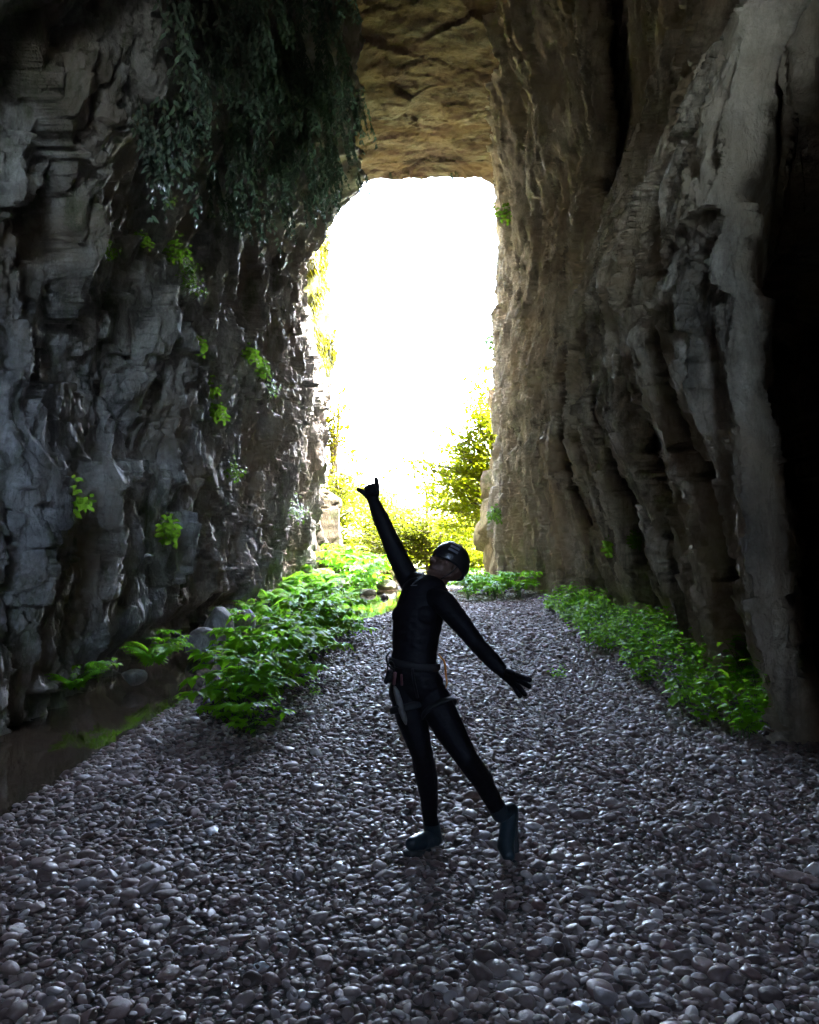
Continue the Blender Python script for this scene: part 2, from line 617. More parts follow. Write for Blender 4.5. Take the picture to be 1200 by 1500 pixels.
RT = [[4.2, 4.0, 3.8, 3.4, 3.4, 3.6, 3.6, 3.2, 2.4, 1.4, 0],
      [3.3, 3.2, 3.0, 2.8, 2.9, 3.5, 3.9, 3.6, 2.8, 1.6, 0],
      [3.3, 3.15, 2.9, 2.6, 2.7, 3.4, 3.9, 3.6, 2.8, 2.0, 1],
      [3.7, 3.5, 3.15, 2.65, 2.75, 3.55, 4.1, 3.8, 3.0, 2.0, 1],
      [4.0, 3.85, 3.4, 2.85, 2.85, 3.6, 4.0, 3.8, 3.0, 2.0, 1],
      [4.4, 4.25, 3.75, 3.15, 3.1, 3.6, 4.0, 3.6, 2.6, 1.9, 1],
      [4.2, 4.05, 3.8, 3.4, 3.3, 3.5, 3.5, 2.9, 2.2, 1.4, 0],
      [3.4, 3.3, 3.2, 3.1, 3.0, 3.1, 3.1, 2.8, 2.4, 1.7, 0],
      [2.75, 2.7, 2.6, 2.6, 2.65, 2.68, 2.72, 2.85, 2.85, 2.2, 1],
      [3.0, 3.0, 2.9, 2.9, 2.9, 2.95, 3.0, 3.0, 2.9, 2.4, 1.5],
      [7] * 11, [22] * 11]
# ribs and clefts of the right wall, metres outwards, along the passage
RIB_D = [-12, 0, 3.0, 4.5, 4.75, 6.15, 6.35, 8.25, 8.32, 8.46, 8.55, 10.35, 10.42, 10.58, 10.68, 13.1, 13.18, 13.36, 13.46, 17.2, 17.35, 17.7, 17.85, 20, 21, 26, 30]
RIB_X = [-.4, -.5, -.6, -.35, 2.3, 2.4, -.16, .0, 1.0, 1.0, -.22, .02, 1.0, 1.0, -.26, .04, .9, .9, -.26, .08, .85, .9, -.18, .1, -.1, 0, 0]  # first values: unseen near block, bulged inwards to shade the recess


def wall_axes(lo, near, dn, df):
    """sample depths: fine near the camera, coarser far off, dense at the mouth"""
    out = [lo]
    while out[-1] < 24.2:
        y = out[-1]
        out.append(y + (0.25 if y < near - .6 else dn + (df - dn) * min(1, max(0, (y - near) / 14))))
    out += list(np.arange(24.3, 27, .05)) + list(np.arange(27, 30.2, .3))
    return np.array(out)


def left_wall():
    yy = wall_axes(-12, 6.5, .018, .05)
    zz = np.concatenate([np.arange(-.9, 9.0, .019), np.arange(9.0, 13.2, .03), np.arange(13.2, 17, .3)])
    Y, Z = np.meshgrid(yy, zz)
    X = interp2(LD, LZ, LT, Y, Z)
    wy = Y + .5 * fbm(X * .0, Y * .4, Z * .35, 3, 3)
    wz = Z + .5 * fbm(X * .0, Y * .4 + 9, Z * .35, 3, 4)
    up = sstep(5.5, 8, Z)
    k = 1.0 - .8 * sstep(25.8, 27.5, Y)
    # big buttress blocks and vertical flutes
    d = .40 * fbm(wy * .28, wz * .13, X * 0, 3, 20)
    p1, e1 = planes(wy * .62, wz * .30, X * 0 + .5, 21, .55)
    d = d + .42 * p1
    bw = .06 * fbm(Y * 1.5, Z * 1.2, X * 0, 3, 26)
    s1, e1 = strata(wy - .12 * wz + bw, wz, .85, 2.0, 27, .8)
    s2, e2 = strata(wy - .2 * wz + bw, wz, .33, .75, 28, .9)
    d = d + .22 * s1 + .11 * s2
    p2, _ = planes(wy * 1.5 + .4 * wz, wz * .9, X * 0 + .5, 22, .65)
    p3, _ = planes(wy * 4.2, wz * 2.6, X * 0 + .5, 23, .65)
    p4, _ = planes(wy * 10, wz * 7, X * 0 + .5, 25, .6)
    d = d + .20 * p2 + .08 * p3 + .026 * p4 + .22 * fbm(wy * .9, wz * .5, X * 0, 3, 33)
    d = d + .34 * (ridged(wy * .8, wz * .22, X * 0, 3, 30) - .5) + .05 * fbm(wy * 5, wz * 4, X * 0, 5, 32)
    crk = sstep(-.1, .25, fbm(Y * .6, Z * .5, X * 0 + 3, 3, 29))
    d = d - .14 * crk * np.exp(-(e1 / .04) ** 2) - .05 * crk * np.exp(-(e2 / .025) ** 2)
    # a shelf with an undercut below it, low on the near part
    sh = 2.35 + .25 * np.sin(Y * .55) + .3 * fbm(Y * .7, Z * 0, Z * 0, 3, 8)
    d = d + .22 * sstep(sh + .5, sh - .05, Z) * (1 - sstep(11, 15, Y))
    d = d - .45 * sstep(.55, .1, Z) * sstep(8, 10, Y) * (1 - sstep(17, 20, Y))
    X = X + d * k
    jy = .05 * fbm(Y * 2.2, Z * 2.2, X, 4, 40)
    jz = .08 * fbm(Y * 2.0, Z * 2.0, X, 4, 41)
    return grid_mesh('cave_wall_left', X, Y + jy, Z + jz)


def right_wall():
    yy = wall_axes(-12, 4.4, .016, .045)
    yy = np.unique(np.concatenate([yy, np.arange(5.9, 6.6, .005)]))
    zz = np.concatenate([np.arange(-.9, 9.5, .019), np.arange(9.5, 13.6, .03), np.arange(13.6, 17, .3)])
    Y, Z = np.meshgrid(yy, zz)
    X = interp2(RD, RZ, RT, Y, Z)
    # clefts lean towards the camera as they rise, wander and fade in places
    wob = .30 * fbm(Y * .15, Z * .35, X * 0, 3, 50) + .52 * np.maximum(Z - 3.8, 0) - .10 * np.minimum(Z - 3.8, 0)
    near = 1 - sstep(5.5, 7.5, Y)
    rough = .05 * fbm(Y * 2.0, Z * 1.6, X * 0, 3, 67) + .02 * fbm(Y * 8, Z * 8, X * 0, 3, 68)
    yr = Y + (wob + rough) * (1 - .88 * near)
    amp = .8 + .6 * fbm(Y * .5, Z * .3, X * 0, 3, 51)
    up = sstep(4.2, 5.2, Z)
    R0 = np.interp(yr, RIB_D, RIB_X)
    R0 = np.where((R0 > 1.02) & (Z > 4.0), R0 * (1 - .95 * sstep(4.2 + .3 * np.sin(Y * 4), 5.0, Z)), R0)
    d = R0 * np.where((R0 < 1.02) & (Y > 5.5), np.clip(amp + .3, .35, 1.25) * (1 + .2 * up), 1.0)
    # the clefts run back slantwise behind the next rib
    side = np.where((Y > 4.6) & (Y < 6.9), np.maximum(R0 - .1, 0) * sstep(5.0, 6.1, Y) * 2.7, 0)
    side = side + np.where((Y > 7.2) & (Y < 21), np.minimum(np.maximum(d - .2, 0) * .42 * yr, np.where(yr < 9.5, 1.7, 3.2)), 0)
    k = 1.0 - .8 * sstep(25.6, 27.5, Y)
    uz = Z + .12 * fbm(Y * .8, Z * .5, X * 0, 3, 52) + .3 * yr
    s1, e1 = strata(yr + .05 * fbm(Y, Z * .7, X * 0, 3, 69), uz, .62, 3.2, 54, .75)
    s2, e2 = strata(yr + .03 * fbm(Y * 2, Z * 1.5, X * 0, 3, 70), uz, .23, 1.3, 55, .8)
    s3, e3 = strata(yr + .015 * fbm(Y * 4, Z * 3, X * 0, 3, 71), uz, .085, .5, 56, .8)
    msk = .35 + .65 * sstep(-.15, .2, fbm(Y * .45, Z * .3, X * 0 + 5, 3, 72))
    d = d + .24 * s1 + .18 * s2 * msk + .06 * s3 * msk
    p2, _ = planes(yr * 1.1, uz * .5, X * 0 + .5, 73, .6)
    p3, _ = planes(yr * 3.4, uz * 2.2, X * 0 + .5, 74, .6)
    p4, _ = planes(yr * 9, uz * 6, X * 0 + .5, 75, .6)
    d = d + .18 * p2 + .09 * p3 + .034 * p4 + .08 * fbm(yr * .4, uz * .2, X * 0, 3, 53) + .03 * fbm(Y * 9, Z * 8, X * 0, 4, 59)
    crk = sstep(-.1, .25, fbm(Y * .6, Z * .5, X * 0 + 3, 3, 65))
    d = d + .22 * crk * np.exp(-(e1 / .03) ** 2) + .06 * crk * np.exp(-(e2 / .02) ** 2)
    # the ledge where the wall leans back
    lz = 3.75 + .5 * fbm(Y * .4, Z * 0, Z * 0, 3, 60) + .35 * fbm(Y * 1.6, Z * 0, Z * 0, 4, 81)
    lm = sstep(-.05, .25, fbm(Y * .5, Z * 0, Z * 0 + 4, 3, 82))
    d = d + lm * (-.12 * np.exp(-((Z - lz) / .22) ** 2) + .16 * sstep(lz + .05, lz + .4, Z) * (1 - sstep(lz + .8, lz + 2.2, Z)))
    X = X + d * k
    jy = .04 * fbm(Y * 2.5, Z * 2.5, X, 4, 61)
    jz = .06 * fbm(Y * 2.2, Z * 2.2, X, 4, 62)
    X = np.where((Y > .5) & (Y < 4.72), np.maximum(X, (.55 + .16 * sstep(4.4, 5.6, Z)) * Y + .08), X)  # near block kept out of frame; upper part set back to admit light
    return grid_mesh('cave_wall_right', X, Y + jy + side, Z + jz, True)


def ceiling():
    yy = np.concatenate([np.arange(-12, 12, .3), np.arange(12, 24.6, .05), np.arange(24.6, 26.6, .03), np.arange(26.6, 30, .2)])
    xx = np.concatenate([np.arange(-26, -4, .5), np.arange(-4, 4.6, .035), np.arange(4.6, 26, .5)])
    X, Y = np.meshgrid(xx, yy)
    Z = np.interp(Y, [-12, 0, 8, 14, 20, 24, 25.6, 26.1, 26.6, 28, 30], [9, 11.2, 12.6, 13.1, 13.0, 13.05, 12.95, 13.2, 14.4, 22, 34])
    Z = Z - .75 * sstep(2.3, 3.4, X) - .35 * sstep(-.6, -2.2, X)
    k = 1.0 - .7 * sstep(25.9, 27, Y)
    wx = X + .5 * fbm(X * .4, Y * .4, Z * 0, 3, 70)
    wy = Y + .5 * fbm(X * .4, Y * .4 + 7, Z * 0, 3, 71)
    d = .35 * fbm(wx * .35, wy * .3, X * 0, 3, 72)
    p1, e1 = planes(wx * .45, wy * .6, X * 0 + .5, 73, .55)
    p2, e2 = planes(wx * 1.1, wy * 1.6, X * 0 + .5, 74, .6)
    p3, e3 = planes(wx * 3, wy * 4, X * 0 + .5, 75, .6)
    d = d + .14 * p1 + .06 * p2 + .03 * p3 + .15 * fbm(wx * .9, wy * .9, X * 0, 4, 78) + .04 * (ridged(wx * 1.0, wy * 1.6, X * 0, 4, 76) - .5) + .03 * fbm(wx * 6, wy * 6, X * 0, 4, 77)
    return grid_mesh('cave_ceiling', X, Y, Z + d * k, True)


def back_wall():
    """rock behind the camera, with an unseen upper gap shaped to let in fill light"""
    xx, zz = np.arange(-9, 9.1, .25), np.arange(-1, 14.1, .25)
    X, Z = np.meshgrid(xx, zz)
    Y = -9 + .8 * fbm(X * .3, Z * .3, X * 0, 4, 80)
    gap = (X > -3.2 + .4 * np.sin(Z)) & (X < 3.6) & (Z > 6.2 - .5 * (1 - sstep(-1.0, .5, X)) + .5 * np.sin(X * 2))
    return grid_mesh('cave_wall_back', X, Y, Z, True, gap)


def outer_light_seal(sgn):
    """unseen outer sheet, added to keep daylight out of the void behind the walls"""
    path = [(4.4 * sgn, -12.2), (14 * sgn, -12.2), (14 * sgn, 29.0)]
    L = np.concatenate([np.linspace(0, 9.6, 12)[:-1], np.linspace(9.6, 9.6 + 41.2, 44)])
    zz = np.arange(-1.5, 17, .8)
    S, Z = np.meshgrid(L, zz)
    X = np.where(S < 9.6, 4.4 + S, 14.0) * sgn
    Y = np.where(S < 9.6, -12.2, -12.2 + S - 9.6)
    X = X + sgn * .6 * fbm(Y * .2, Z * .2, X * 0, 3, 85) * (S > 9.6)
    return grid_mesh('outer_light_seal', X, Y, Z, sgn < 0)


for sg_ in (1, -1):
    link('outer_light_seal', outer_light_seal(sg_), M_ROCK_OUT)['kind'] = 'structure'
wl = link('cave_wall_left', left_wall(), M_ROCK_L); wl['kind'] = 'structure'
wr = link('cave_wall_right', right_wall(), M_ROCK_R); wr['kind'] = 'structure'
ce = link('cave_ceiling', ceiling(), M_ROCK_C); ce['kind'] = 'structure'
link('cave_wall_back', back_wall(), M_ROCK_L)['kind'] = 'structure'


# ------------------------------------------------------------------ gorge outside
def outer_cliff(name, x0f, y0, y1, z1, seed, sgn, dy=.16, mat=None):
    Y, Z = np.meshgrid(np.arange(y0, y1, dy), np.arange(-.5, z1, dy))
    X = x0f(Y, Z)
    p1, _ = planes(Y * .4, Z * .25, X * 0 + .5, seed, .6)
    p2, _ = planes(Y * 1.2, Z * .8, X * 0 + .5, seed + 1, .6)
    X = X + .9 * p1 + .35 * p2 + .5 * fbm(Y * .3, Z * .3, X * 0, 4, seed + 2) + .08 * fbm(Y * 3, Z * 3, X * 0, 4, seed + 4)
    return link(name, grid_mesh(name, X, Y, Z, sgn > 0), mat or M_ROCK_OUT)


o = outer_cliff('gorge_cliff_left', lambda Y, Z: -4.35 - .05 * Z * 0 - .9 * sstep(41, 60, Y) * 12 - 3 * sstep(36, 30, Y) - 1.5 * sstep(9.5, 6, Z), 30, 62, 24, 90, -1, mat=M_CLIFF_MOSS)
o['kind'] = 'structure'
o = outer_cliff('gorge_cliff_right', lambda Y, Z: 2.9 + np.where(Y < 30, .35 * np.clip(Z - 3.2, 0, 2), .35 * np.clip(Z - 3.2, 0, 2) + .2 * np.maximum(Z - 5.0, 0) ** 1.6 * sstep(29.5, 32, Y)) + 9 * sstep(30.0, 40, Y), 26.8, 48, 15, 95, 1, .08)  # hidden upper part by the mouth is raised to block the sun
o['kind'] = 'structure'
o = outer_cliff('gorge_outcrop', lambda Y, Z: -2.95 - .12 * np.maximum(Z, 0) - 1.2 * np.maximum(Z - 3.0, 0) - 4 * sstep(31.5, 35, Y) - 3 * sstep(28.2, 27.2, Y), 27, 36, 5.2, 99, -1, .06, M_CLIFF_SHADE)
o['kind'] = 'structure'
bpy.context.view_layer.update()

# ------------------------------------------------------------------ pebbles
def rot_mats(n, tilt):
    yaw = RNG.uniform(0, 2 * np.pi, n)
    ax = RNG.uniform(0, 2 * np.pi, n)
    tl = np.abs(RNG.normal(0, tilt, n))
    cyw, syw = np.cos(yaw), np.sin(yaw)
    Rz = np.zeros((n, 3, 3)); Rz[:, 0, 0] = cyw; Rz[:, 0, 1] = -syw; Rz[:, 1, 0] = syw; Rz[:, 1, 1] = cyw; Rz[:, 2, 2] = 1
    k = np.stack([np.cos(ax), np.sin(ax), np.zeros(n)], -1)
    K = np.zeros((n, 3, 3)); K[:, 0, 2] = k[:, 1]; K[:, 1, 2] = -k[:, 0]; K[:, 2, 0] = -k[:, 1]; K[:, 2, 1] = k[:, 0]
    s, c = np.sin(tl)[:, None, None], np.cos(tl)[:, None, None]
    Rt = np.eye(3)[None] + s * K + (1 - c) * (K @ K)
    return Rt @ Rz


def pebble_shapes(sub, n):
    V, Fc = ICO[sub]
    out = []
    for i in range(n):
        P = V.copy()
        for _ in range(RNG.integers(2, 5)):        # worn flat sides
            d = RNG.normal(size=3); d /= np.linalg.norm(d)
            h = RNG.uniform(.35, .75)
            s = P @ d
            P = P - np.where(s > h, (s - h) * .8, 0)[:, None] * d
        P = P * (1 + .16 * perlin(P[:, 0] * 1.1 + i * 7, P[:, 1] * 1.1, P[:, 2] * 1.1, i)[:, None])
        out.append(P)
    return np.array(out), Fc


def scatter(y0, y1, spacing, sub, a_med, layers=1, keep=1.0):
    pts = []
    for L in range(layers):
        gy = np.arange(y0, y1, spacing * .88)
        gx = np.arange(-3.2, 4.6, spacing)
        A, B = np.meshgrid(gx, gy)
        A = A + (np.arange(len(gy))[:, None] % 2) * spacing * .5 + RNG.uniform(-.42, .42, A.shape) * spacing
        B = B + RNG.uniform(-.42, .42, B.shape) * spacing
        pts.append(np.stack([A.ravel(), B.ravel(), np.full(A.size, L)], -1))
    P = np.concatenate(pts)
    x, y = P[:, 0], P[:, 1]
    e = bank_x(y)
    rlim = np.interp(y, [0, 5, 6.3, 8, 12, 18, 22, 26], [3.3, 3.3, 3.2, 3.7, 4.2, 3.9, 3.2, 2.6])
    m = (x > e - .16 + .16 * fbm(x * 2, y * 2, x * 0, 2, 3) - .35 * (RNG.uniform(size=len(x)) ** 5)) & (x < rlim) & (np.abs(x) < y * .53 + .45)
    m &= RNG.uniform(size=len(x)) < keep
    P = P[m]
    n = len(P)
    shapes, Fc = pebble_shapes(sub, 14)
    big = .85 + .3 * sstep(-.15, .25, fbm(P[:, 0] * .7, P[:, 1] * .7, P[:, 0] * 0, 3, 6))
    a = np.clip(a_med * big * np.exp(RNG.normal(0, .34, n)), .007, .062)
    S = np.stack([a, a * RNG.uniform(.6, .95, n), a * RNG.uniform(.28, .56, n)], -1)
    R = rot_mats(n, .40)
    V = shapes[RNG.integers(0, len(shapes), n)] * S[:, None, :]
    V = np.einsum('nij,nkj->nki', R, V)
    z = ground_z(P[:, 0], P[:, 1]) + S[:, 2] * .35 + RNG.uniform(-.006, .012, n) + P[:, 2] * .009
    V += np.stack([P[:, 0], P[:, 1], z], -1)[:, None, :]
    nv = V.shape[1]
    Fa = (Fc[None] + (np.arange(n) * nv)[:, None, None]).reshape(-1, 3)
    return V.reshape(-1, 3), Fa


parts = [scatter(2.2, 4.0, .042, 3, .0215, 2), scatter(4.0, 10.0, .045, 2, .0232, 2, .85), scatter(10.0, 25.0, .056, 2, .028, 1)]
off, VV, FF = 0, [], []
for V, Fa in parts:
    VV.append(V); FF.append(Fa + off); off += len(V)
pb = link('pebbles', make_mesh('pebbles', np.concatenate(VV), [np.concatenate(FF)]), M_PEBBLE)
tag(pb, 'worn grey river pebbles covering the floor of the rock passage', 'pebbles', kind='stuff')
del parts, VV, FF


def stone(loc, size, mat, label, yaw=0, seed=0, cat='stone', name='river_stone', sub=4):
    V, Fc = ICO[sub]
    r = np.random.default_rng(seed)
    P = V.copy()
    for _ in range(7):
        d = r.normal(size=3); d /= np.linalg.norm(d)
        h = r.uniform(.5, .8)
        s = P @ d
        P = P - np.where(s > h, (s - h) * .85, 0)[:, None] * d
    P = P * (1 + .18 * fbm(P[:, 0] * 1.3 + seed, P[:, 1] * 1.3, P[:, 2] * 1.3, 4, seed)[:, None])
    P = P * np.array(size)
    o = link(name, make_mesh(name, P, [Fc]), mat)
    o.location = loc
    o.rotation_euler = (0, 0, yaw)
    return tag(o, label, cat)


def gpt(X, Y):
    """ground point seen at a pixel"""
    d = 1.6 * 1200 / (Y - 785)
    p = at(X, Y, d)
    return p.x, p.y, float(ground_z(p.x, p.y))


for X, Y, s, m_, yaw, lab in (
        (688, 1172, (.075, .05, .045), M_ST_RED, .2, 'reddish brown rounded stone on the pebbles between the two feet'),
        (230, 1206, (.06, .04, .04), M_ST_DARK, .5, 'dark blunt stone on the pebbles in front of the left plant bank'),
        (312, 1218, (.05, .035, .026), M_ST_PALE, .6, 'pale flat tilted stone right of the dark blunt stone'),
        (384, 1412, (.045, .028, .02), M_ST_PALE, .1, 'whitish shiny pebble low in the left foreground'),
        (187, 1358, (.028, .02, .014), simple('blue_grey_stone', (.25, .33, .43), .35), 0, 'small blue grey pebble in the left foreground'),
        (845, 1240, (.055, .04, .03), M_ST_RED, 2.6, 'smooth pinkish stone on the pebbles right of the raised heel'),
        (975, 1300, (.06, .035, .03), M_ST_DARK, 1.2, 'dark stone half sunk among pebbles in the right middle'),
        (1172, 1290, (.13, .045, .04), M_ST_RED, 2.5, 'long brownish stone lying at the right edge of the pebbles'),
        (800, 990, (.06, .05, .05), M_ST_RED, .3, 'reddish stone on the far pebbles beside the lowered hand'),
        (247, 1425, (.05, .034, .03), M_ST_RED, .9, 'brownish stone near the lower left corner'),
        (846, 1475, (.048, .036, .028), M_ST_PALE, .4, 'light rounded stone at the bottom right of the pebbles')):
    x, y, z = gpt(X, Y)
    stone((x, y, z + s[2] * .55), s, m_, lab, yaw, int(X))
for X, Y, d, s, m_, lab in (
        (567, 858, 25.5, (.34, .28, .24), M_ST_MOSS, 'mossy boulder in the stream just left of the raised arm'),
        (537, 866, 23.5, (.30, .25, .14), M_ST_MOSS, 'low flat mossy rock at the left edge of the bright water'),
        (563, 871, 22.0, (.13, .1, .09), M_ST_DARK, 'small dark rock standing alone in the bright water'),
        (548, 849, 31.0, (.5, .4, .3), M_ST_RED, 'pale brown boulder where the stream comes out of the trees'),
        (590, 850, 33.0, (.6, .45, .35), M_ST_DARK, 'grey boulder at the foot of the sunlit trees')):
    p = at(X, Y, d)
    stone((p.x, p.y, max(WATER_Z, float(ground_z(p.x, p.y))) + s[2] * .3), s, m_, lab, X * .1, int(X), 'boulder', 'stream_boulder')


for X, Y, d, s_, lab in (
        (300, 930, 11.2, (.30, .26, .24), 'grey angular block at the left wall foot, nearest of the fallen blocks'),
        (318, 905, 12.4, (.26, .24, .36), 'upright grey block leaning on the left wall in the middle of the fallen blocks'),
        (345, 895, 13.6, (.34, .3, .3), 'rounded mossy block at the left wall foot, farthest of the fallen blocks'),
        (196, 985, 9.0, (.16, .14, .10), 'low wet block in the stream under the left wall fern')):
    p = at(X, Y, d)
    stone((p.x, p.y, max(.02, p.z * .5)), s_, M_ROCK_L, lab, X * .3, int(X), 'rock', 'fallen_block')

# ------------------------------------------------------------------ plants
def leaf_faces(mb, base, d, up, L, W, droop=.3, lobes=False):
    """one folded, pointed leaf blade"""
    d = np.array(d, float); d /= np.linalg.norm(d)
    s = np.cross(d, up); s /= np.linalg.norm(s) + 1e-9
    u = np.cross(s, d)
    ts = (0, .14, .38, .68, 1.0)
    ws = (0, .36, .5, .34, 0)
    if lobes:
        ts = (0, .12, .3, .42, .6, .72, 1.0)
        ws = (0, .34, .52, .36, .46, .26, 0)
    V, n = [], len(ts)
    for t_, w_ in zip(ts, ws):
        c = np.array(base) + d * (t_ * L) - u * (droop * L * t_ * t_)
        V.append(c)
        V.append(c + s * (w_ * W) + u * (w_ * W * .28))
        V.append(c - s * (w_ * W) + u * (w_ * W * .28))
    f4, f3 = [], []
    for i in range(n - 1):
        a, b = i * 3, i * 3 + 3
        if i == 0:
            f3 += [(a, b + 1, b), (a, b, b + 2)]
        elif i == n - 2:
            f3 += [(a, a + 1, b), (a, b, a + 2)]
        else:
            f4 += [(a, a + 1, b + 1, b), (a, b, b + 2, a + 2)]
    mb.add(V, f3, f4)


def herb_umbel(seed, h, nst, leaf):
    """arching stems, each with three-part toothed leaves held flat (ground-elder like)"""
    r = random.Random(seed)
    st, lf = MB(), MB()
    for i in range(nst):
        az = i * 2.4 + r.uniform(-.4, .4)
        hh = h * r.uniform(.45, 1.05)
        out = h * r.uniform(.15, .75)
        pts = []
        for k in range(6):
            t_ = k / 5
            pts.append((math.cos(az) * out * t_ ** 1.5, math.sin(az) * out * t_ ** 1.5, hh * (1 - (1 - t_) ** 1.6)))
        st.tube(pts, [.004 - .0025 * k / 5 for k in range(6)], 5, False)
        tip = np.array(pts[-1])
        for g in range(3):
            a2 = az + (g - 1) * 1.15 + r.uniform(-.2, .2)
            dr = np.array([math.cos(a2), math.sin(a2), r.uniform(-.1, .2)])
            mid = tip + dr * leaf * .55
            st.tube([tip, mid], [.0018, .0012], 4, False)
            for q in range(3):
                a3 = a2 + (q - 1) * .95
                leaf_faces(lf, mid, (math.cos(a3), math.sin(a3), r.uniform(-.25, .15)), (r.uniform(-.2, .2), r.uniform(-.2, .2), 1), leaf * r.uniform(.8, 1.2), leaf * .62, r.uniform(.15, .5), True)
        for q in range(2):
            k = r.choice((2, 3, 4))
            a3 = az + r.uniform(-1.6, 1.6)
            leaf_faces(lf, pts[k], (math.cos(a3), math.sin(a3), .1), (0, 0, 1), leaf * .9, leaf * .55, .4, True)
    return lf, st


def herb_broad(seed, h, nst, leaf):
    """upright stems with pairs of broad oval leaves (enchanter's-nightshade like)"""
    r = random.Random(seed)
    st, lf = MB(), MB()
    for i in range(nst):
        az = r.uniform(0, 6.28)
        b = np.array([r.uniform(-.12, .12), r.uniform(-.12, .12), 0])
        hh = h * r.uniform(.5, 1.1)
        lean = np.array([math.cos(az), math.sin(az), 0]) * hh * r.uniform(.1, .5)
        pts = [b + lean * (k / 5) ** 1.4 + np.array([0, 0, hh * k / 5]) for k in range(6)]
        st.tube(pts, [.004 - .0025 * k / 5 for k in range(6)], 5, False)
        for k in range(2, 6):
            a2 = az + k * 1.57
            for sgn in (0, math.pi):
                a3 = a2 + sgn + r.uniform(-.3, .3)
                sc_ = leaf * (1.1 - .12 * abs(k - 3)) * r.uniform(.75, 1.15)
                dr = np.array([math.cos(a3), math.sin(a3), r.uniform(-.05, .35)])
                pt = np.array(pts[k]) + dr * sc_ * .35
                st.tube([pts[k], pt], [.0016, .001], 4, False)
                leaf_faces(lf, pt, dr - np.array([0, 0, .1]), (r.uniform(-.25, .25), r.uniform(-.25, .25), 1), sc_, sc_ * .82, r.uniform(.15, .45))
    return lf, st


def herb_fern(seed, h, nst, leaf):
    """arching fronds with rows of narrow leaflets"""
    r = random.Random(seed)
    st, lf = MB(), MB()
    for i in range(nst):
        az = i * 2.4 + r.uniform(-.4, .4)
        L = h * r.uniform(.7, 1.2)
        pts = [(math.cos(az) * L * .8 * t_ ** 1.2, math.sin(az) * L * .8 * t_ ** 1.2, L * (1.25 * t_ - .75 * t_ * t_)) for t_ in np.linspace(0, 1, 9)]
        st.tube(pts, [.004 - .0033 * k / 8 for k in range(9)], 4, False)
        for k in range(2, 9):
            for sgn in (-1, 1):
                a3 = az + sgn * 1.25
                ll = leaf * (1.25 - .11 * k) * r.uniform(.85, 1.1)
                for q in (0, .5):
                    p = np.array(pts[k]) * (1 - q) + np.array(pts[max(k - 1, 0)]) * q
                    leaf_faces(lf, p, (math.cos(a3), math.sin(a3), -.12), (0, 0, 1), ll, ll * .34, .25)
    return lf, st


def hanging(seed, L, n, leaf):
    r = random.Random(seed)
    st, lf = MB(), MB()
    for i in range(n):
        x, y = r.uniform(-.25, .25), r.uniform(-.25, .25)
        ll = L * r.uniform(.4, 1.0)
        dx, dy = r.uniform(.0, .35) * ll, r.uniform(-.25, .25) * ll
        pts = [np.array([x + dx * t_ + .02 * math.sin(9 * t_ + i), y + dy * t_, -ll * t_ + .12 * (t_ < .01)]) for t_ in np.linspace(0, 1, 8)]
        st.tube(pts, [.006 - .0045 * k / 7 for k in range(8)], 4, False)
        for k in range(1, 8):
            for q in range(5):
                p = pts[k] + (pts[k - 1] - pts[k]) * r.uniform(0, 1)
                a = r.uniform(0, 6.28)
                leaf_faces(lf, p, (math.cos(a) * .6, math.sin(a) * .6, -r.uniform(.5, 1.2)), (math.sin(a), -math.cos(a), .3), leaf * r.uniform(.6, 1.25), leaf * .42, .1)
    return lf, st


def plant_proto(name, pair, leaf_m, stem_m=None):
    root = empty(name, (0, 0, -5))
    link('foliage', pair[0].mesh('foliage'), leaf_m, root)
    link('stem', pair[1].mesh('stem'), stem_m or M_STEM, root)
    return root


class Kind:
    """the first call places the original, later calls place copies"""
    def __init__(self, name, pairs, leaf_m, stem_m=None):
        self.p = [plant_proto(name, q, leaf_m, stem_m) for q in pairs]
        self.used = [False] * len(self.p)

    def place(self, loc, rz, s, label, cat, group=None, k=None, rot=None):
        k = random.randrange(len(self.p)) if k is None else k % len(self.p)
        if False in self.used: k = self.used.index(False)
        r = copy_thing(self.p[k]) if self.used[k] else self.p[k]
        self.used[k] = True
        r.location = loc
        r.rotation_euler = rot if rot else (0, 0, rz)
        r.scale = (s, s, s)
        for key in ('group',):
            if key in r: del r[key]
        tag(r, label, cat, group)
        return r


umb = Kind('leafy_herb', [herb_umbel(i, .42, 15, .105) for i in range(4)], M_LEAF)
brd = Kind('broad_leaved_herb', [herb_broad(i + 20, .36, 9, .085) for i in range(4)], M_LEAF_R)
frn = Kind('fern', [herb_fern(i + 40, .55, 14, .17) for i in range(3)], M_LEAF)
tuf = Kind('wall_tuft', [herb_broad(i + 60, .26, 10, .06) for i in range(3)], M_LEAF_WALL)
hng = Kind('hanging_plant', [hanging(i + 80, 1.5, 8, .12) for i in range(4)], M_LEAF_DARK, M_BARK)


def gz(x, y): return float(ground_z(x, y)) - .01


# left bank, between stream and pebbles
def strip(kind, y0, y1, step, xl, xr, label, cat, group, s0, s1, jit=.12):
    y = y0
    while y < y1:
        a, b_ = xl(y), xr(y)
        nn = max(1, int(round((b_ - a) / step)))
        for i in range(nn):
            if random.random() < .2: continue
            x = a + (b_ - a) * (i + .5) / nn + random.uniform(-jit, jit)
            yy = y + random.uniform(-jit, jit)
            kind.place((x, yy, gz(x, yy)), random.uniform(0, 6.28), random.uniform(s0, s1) * random.choice((.6, .85, 1, 1, 1.15)), label, cat, group)
        y += step


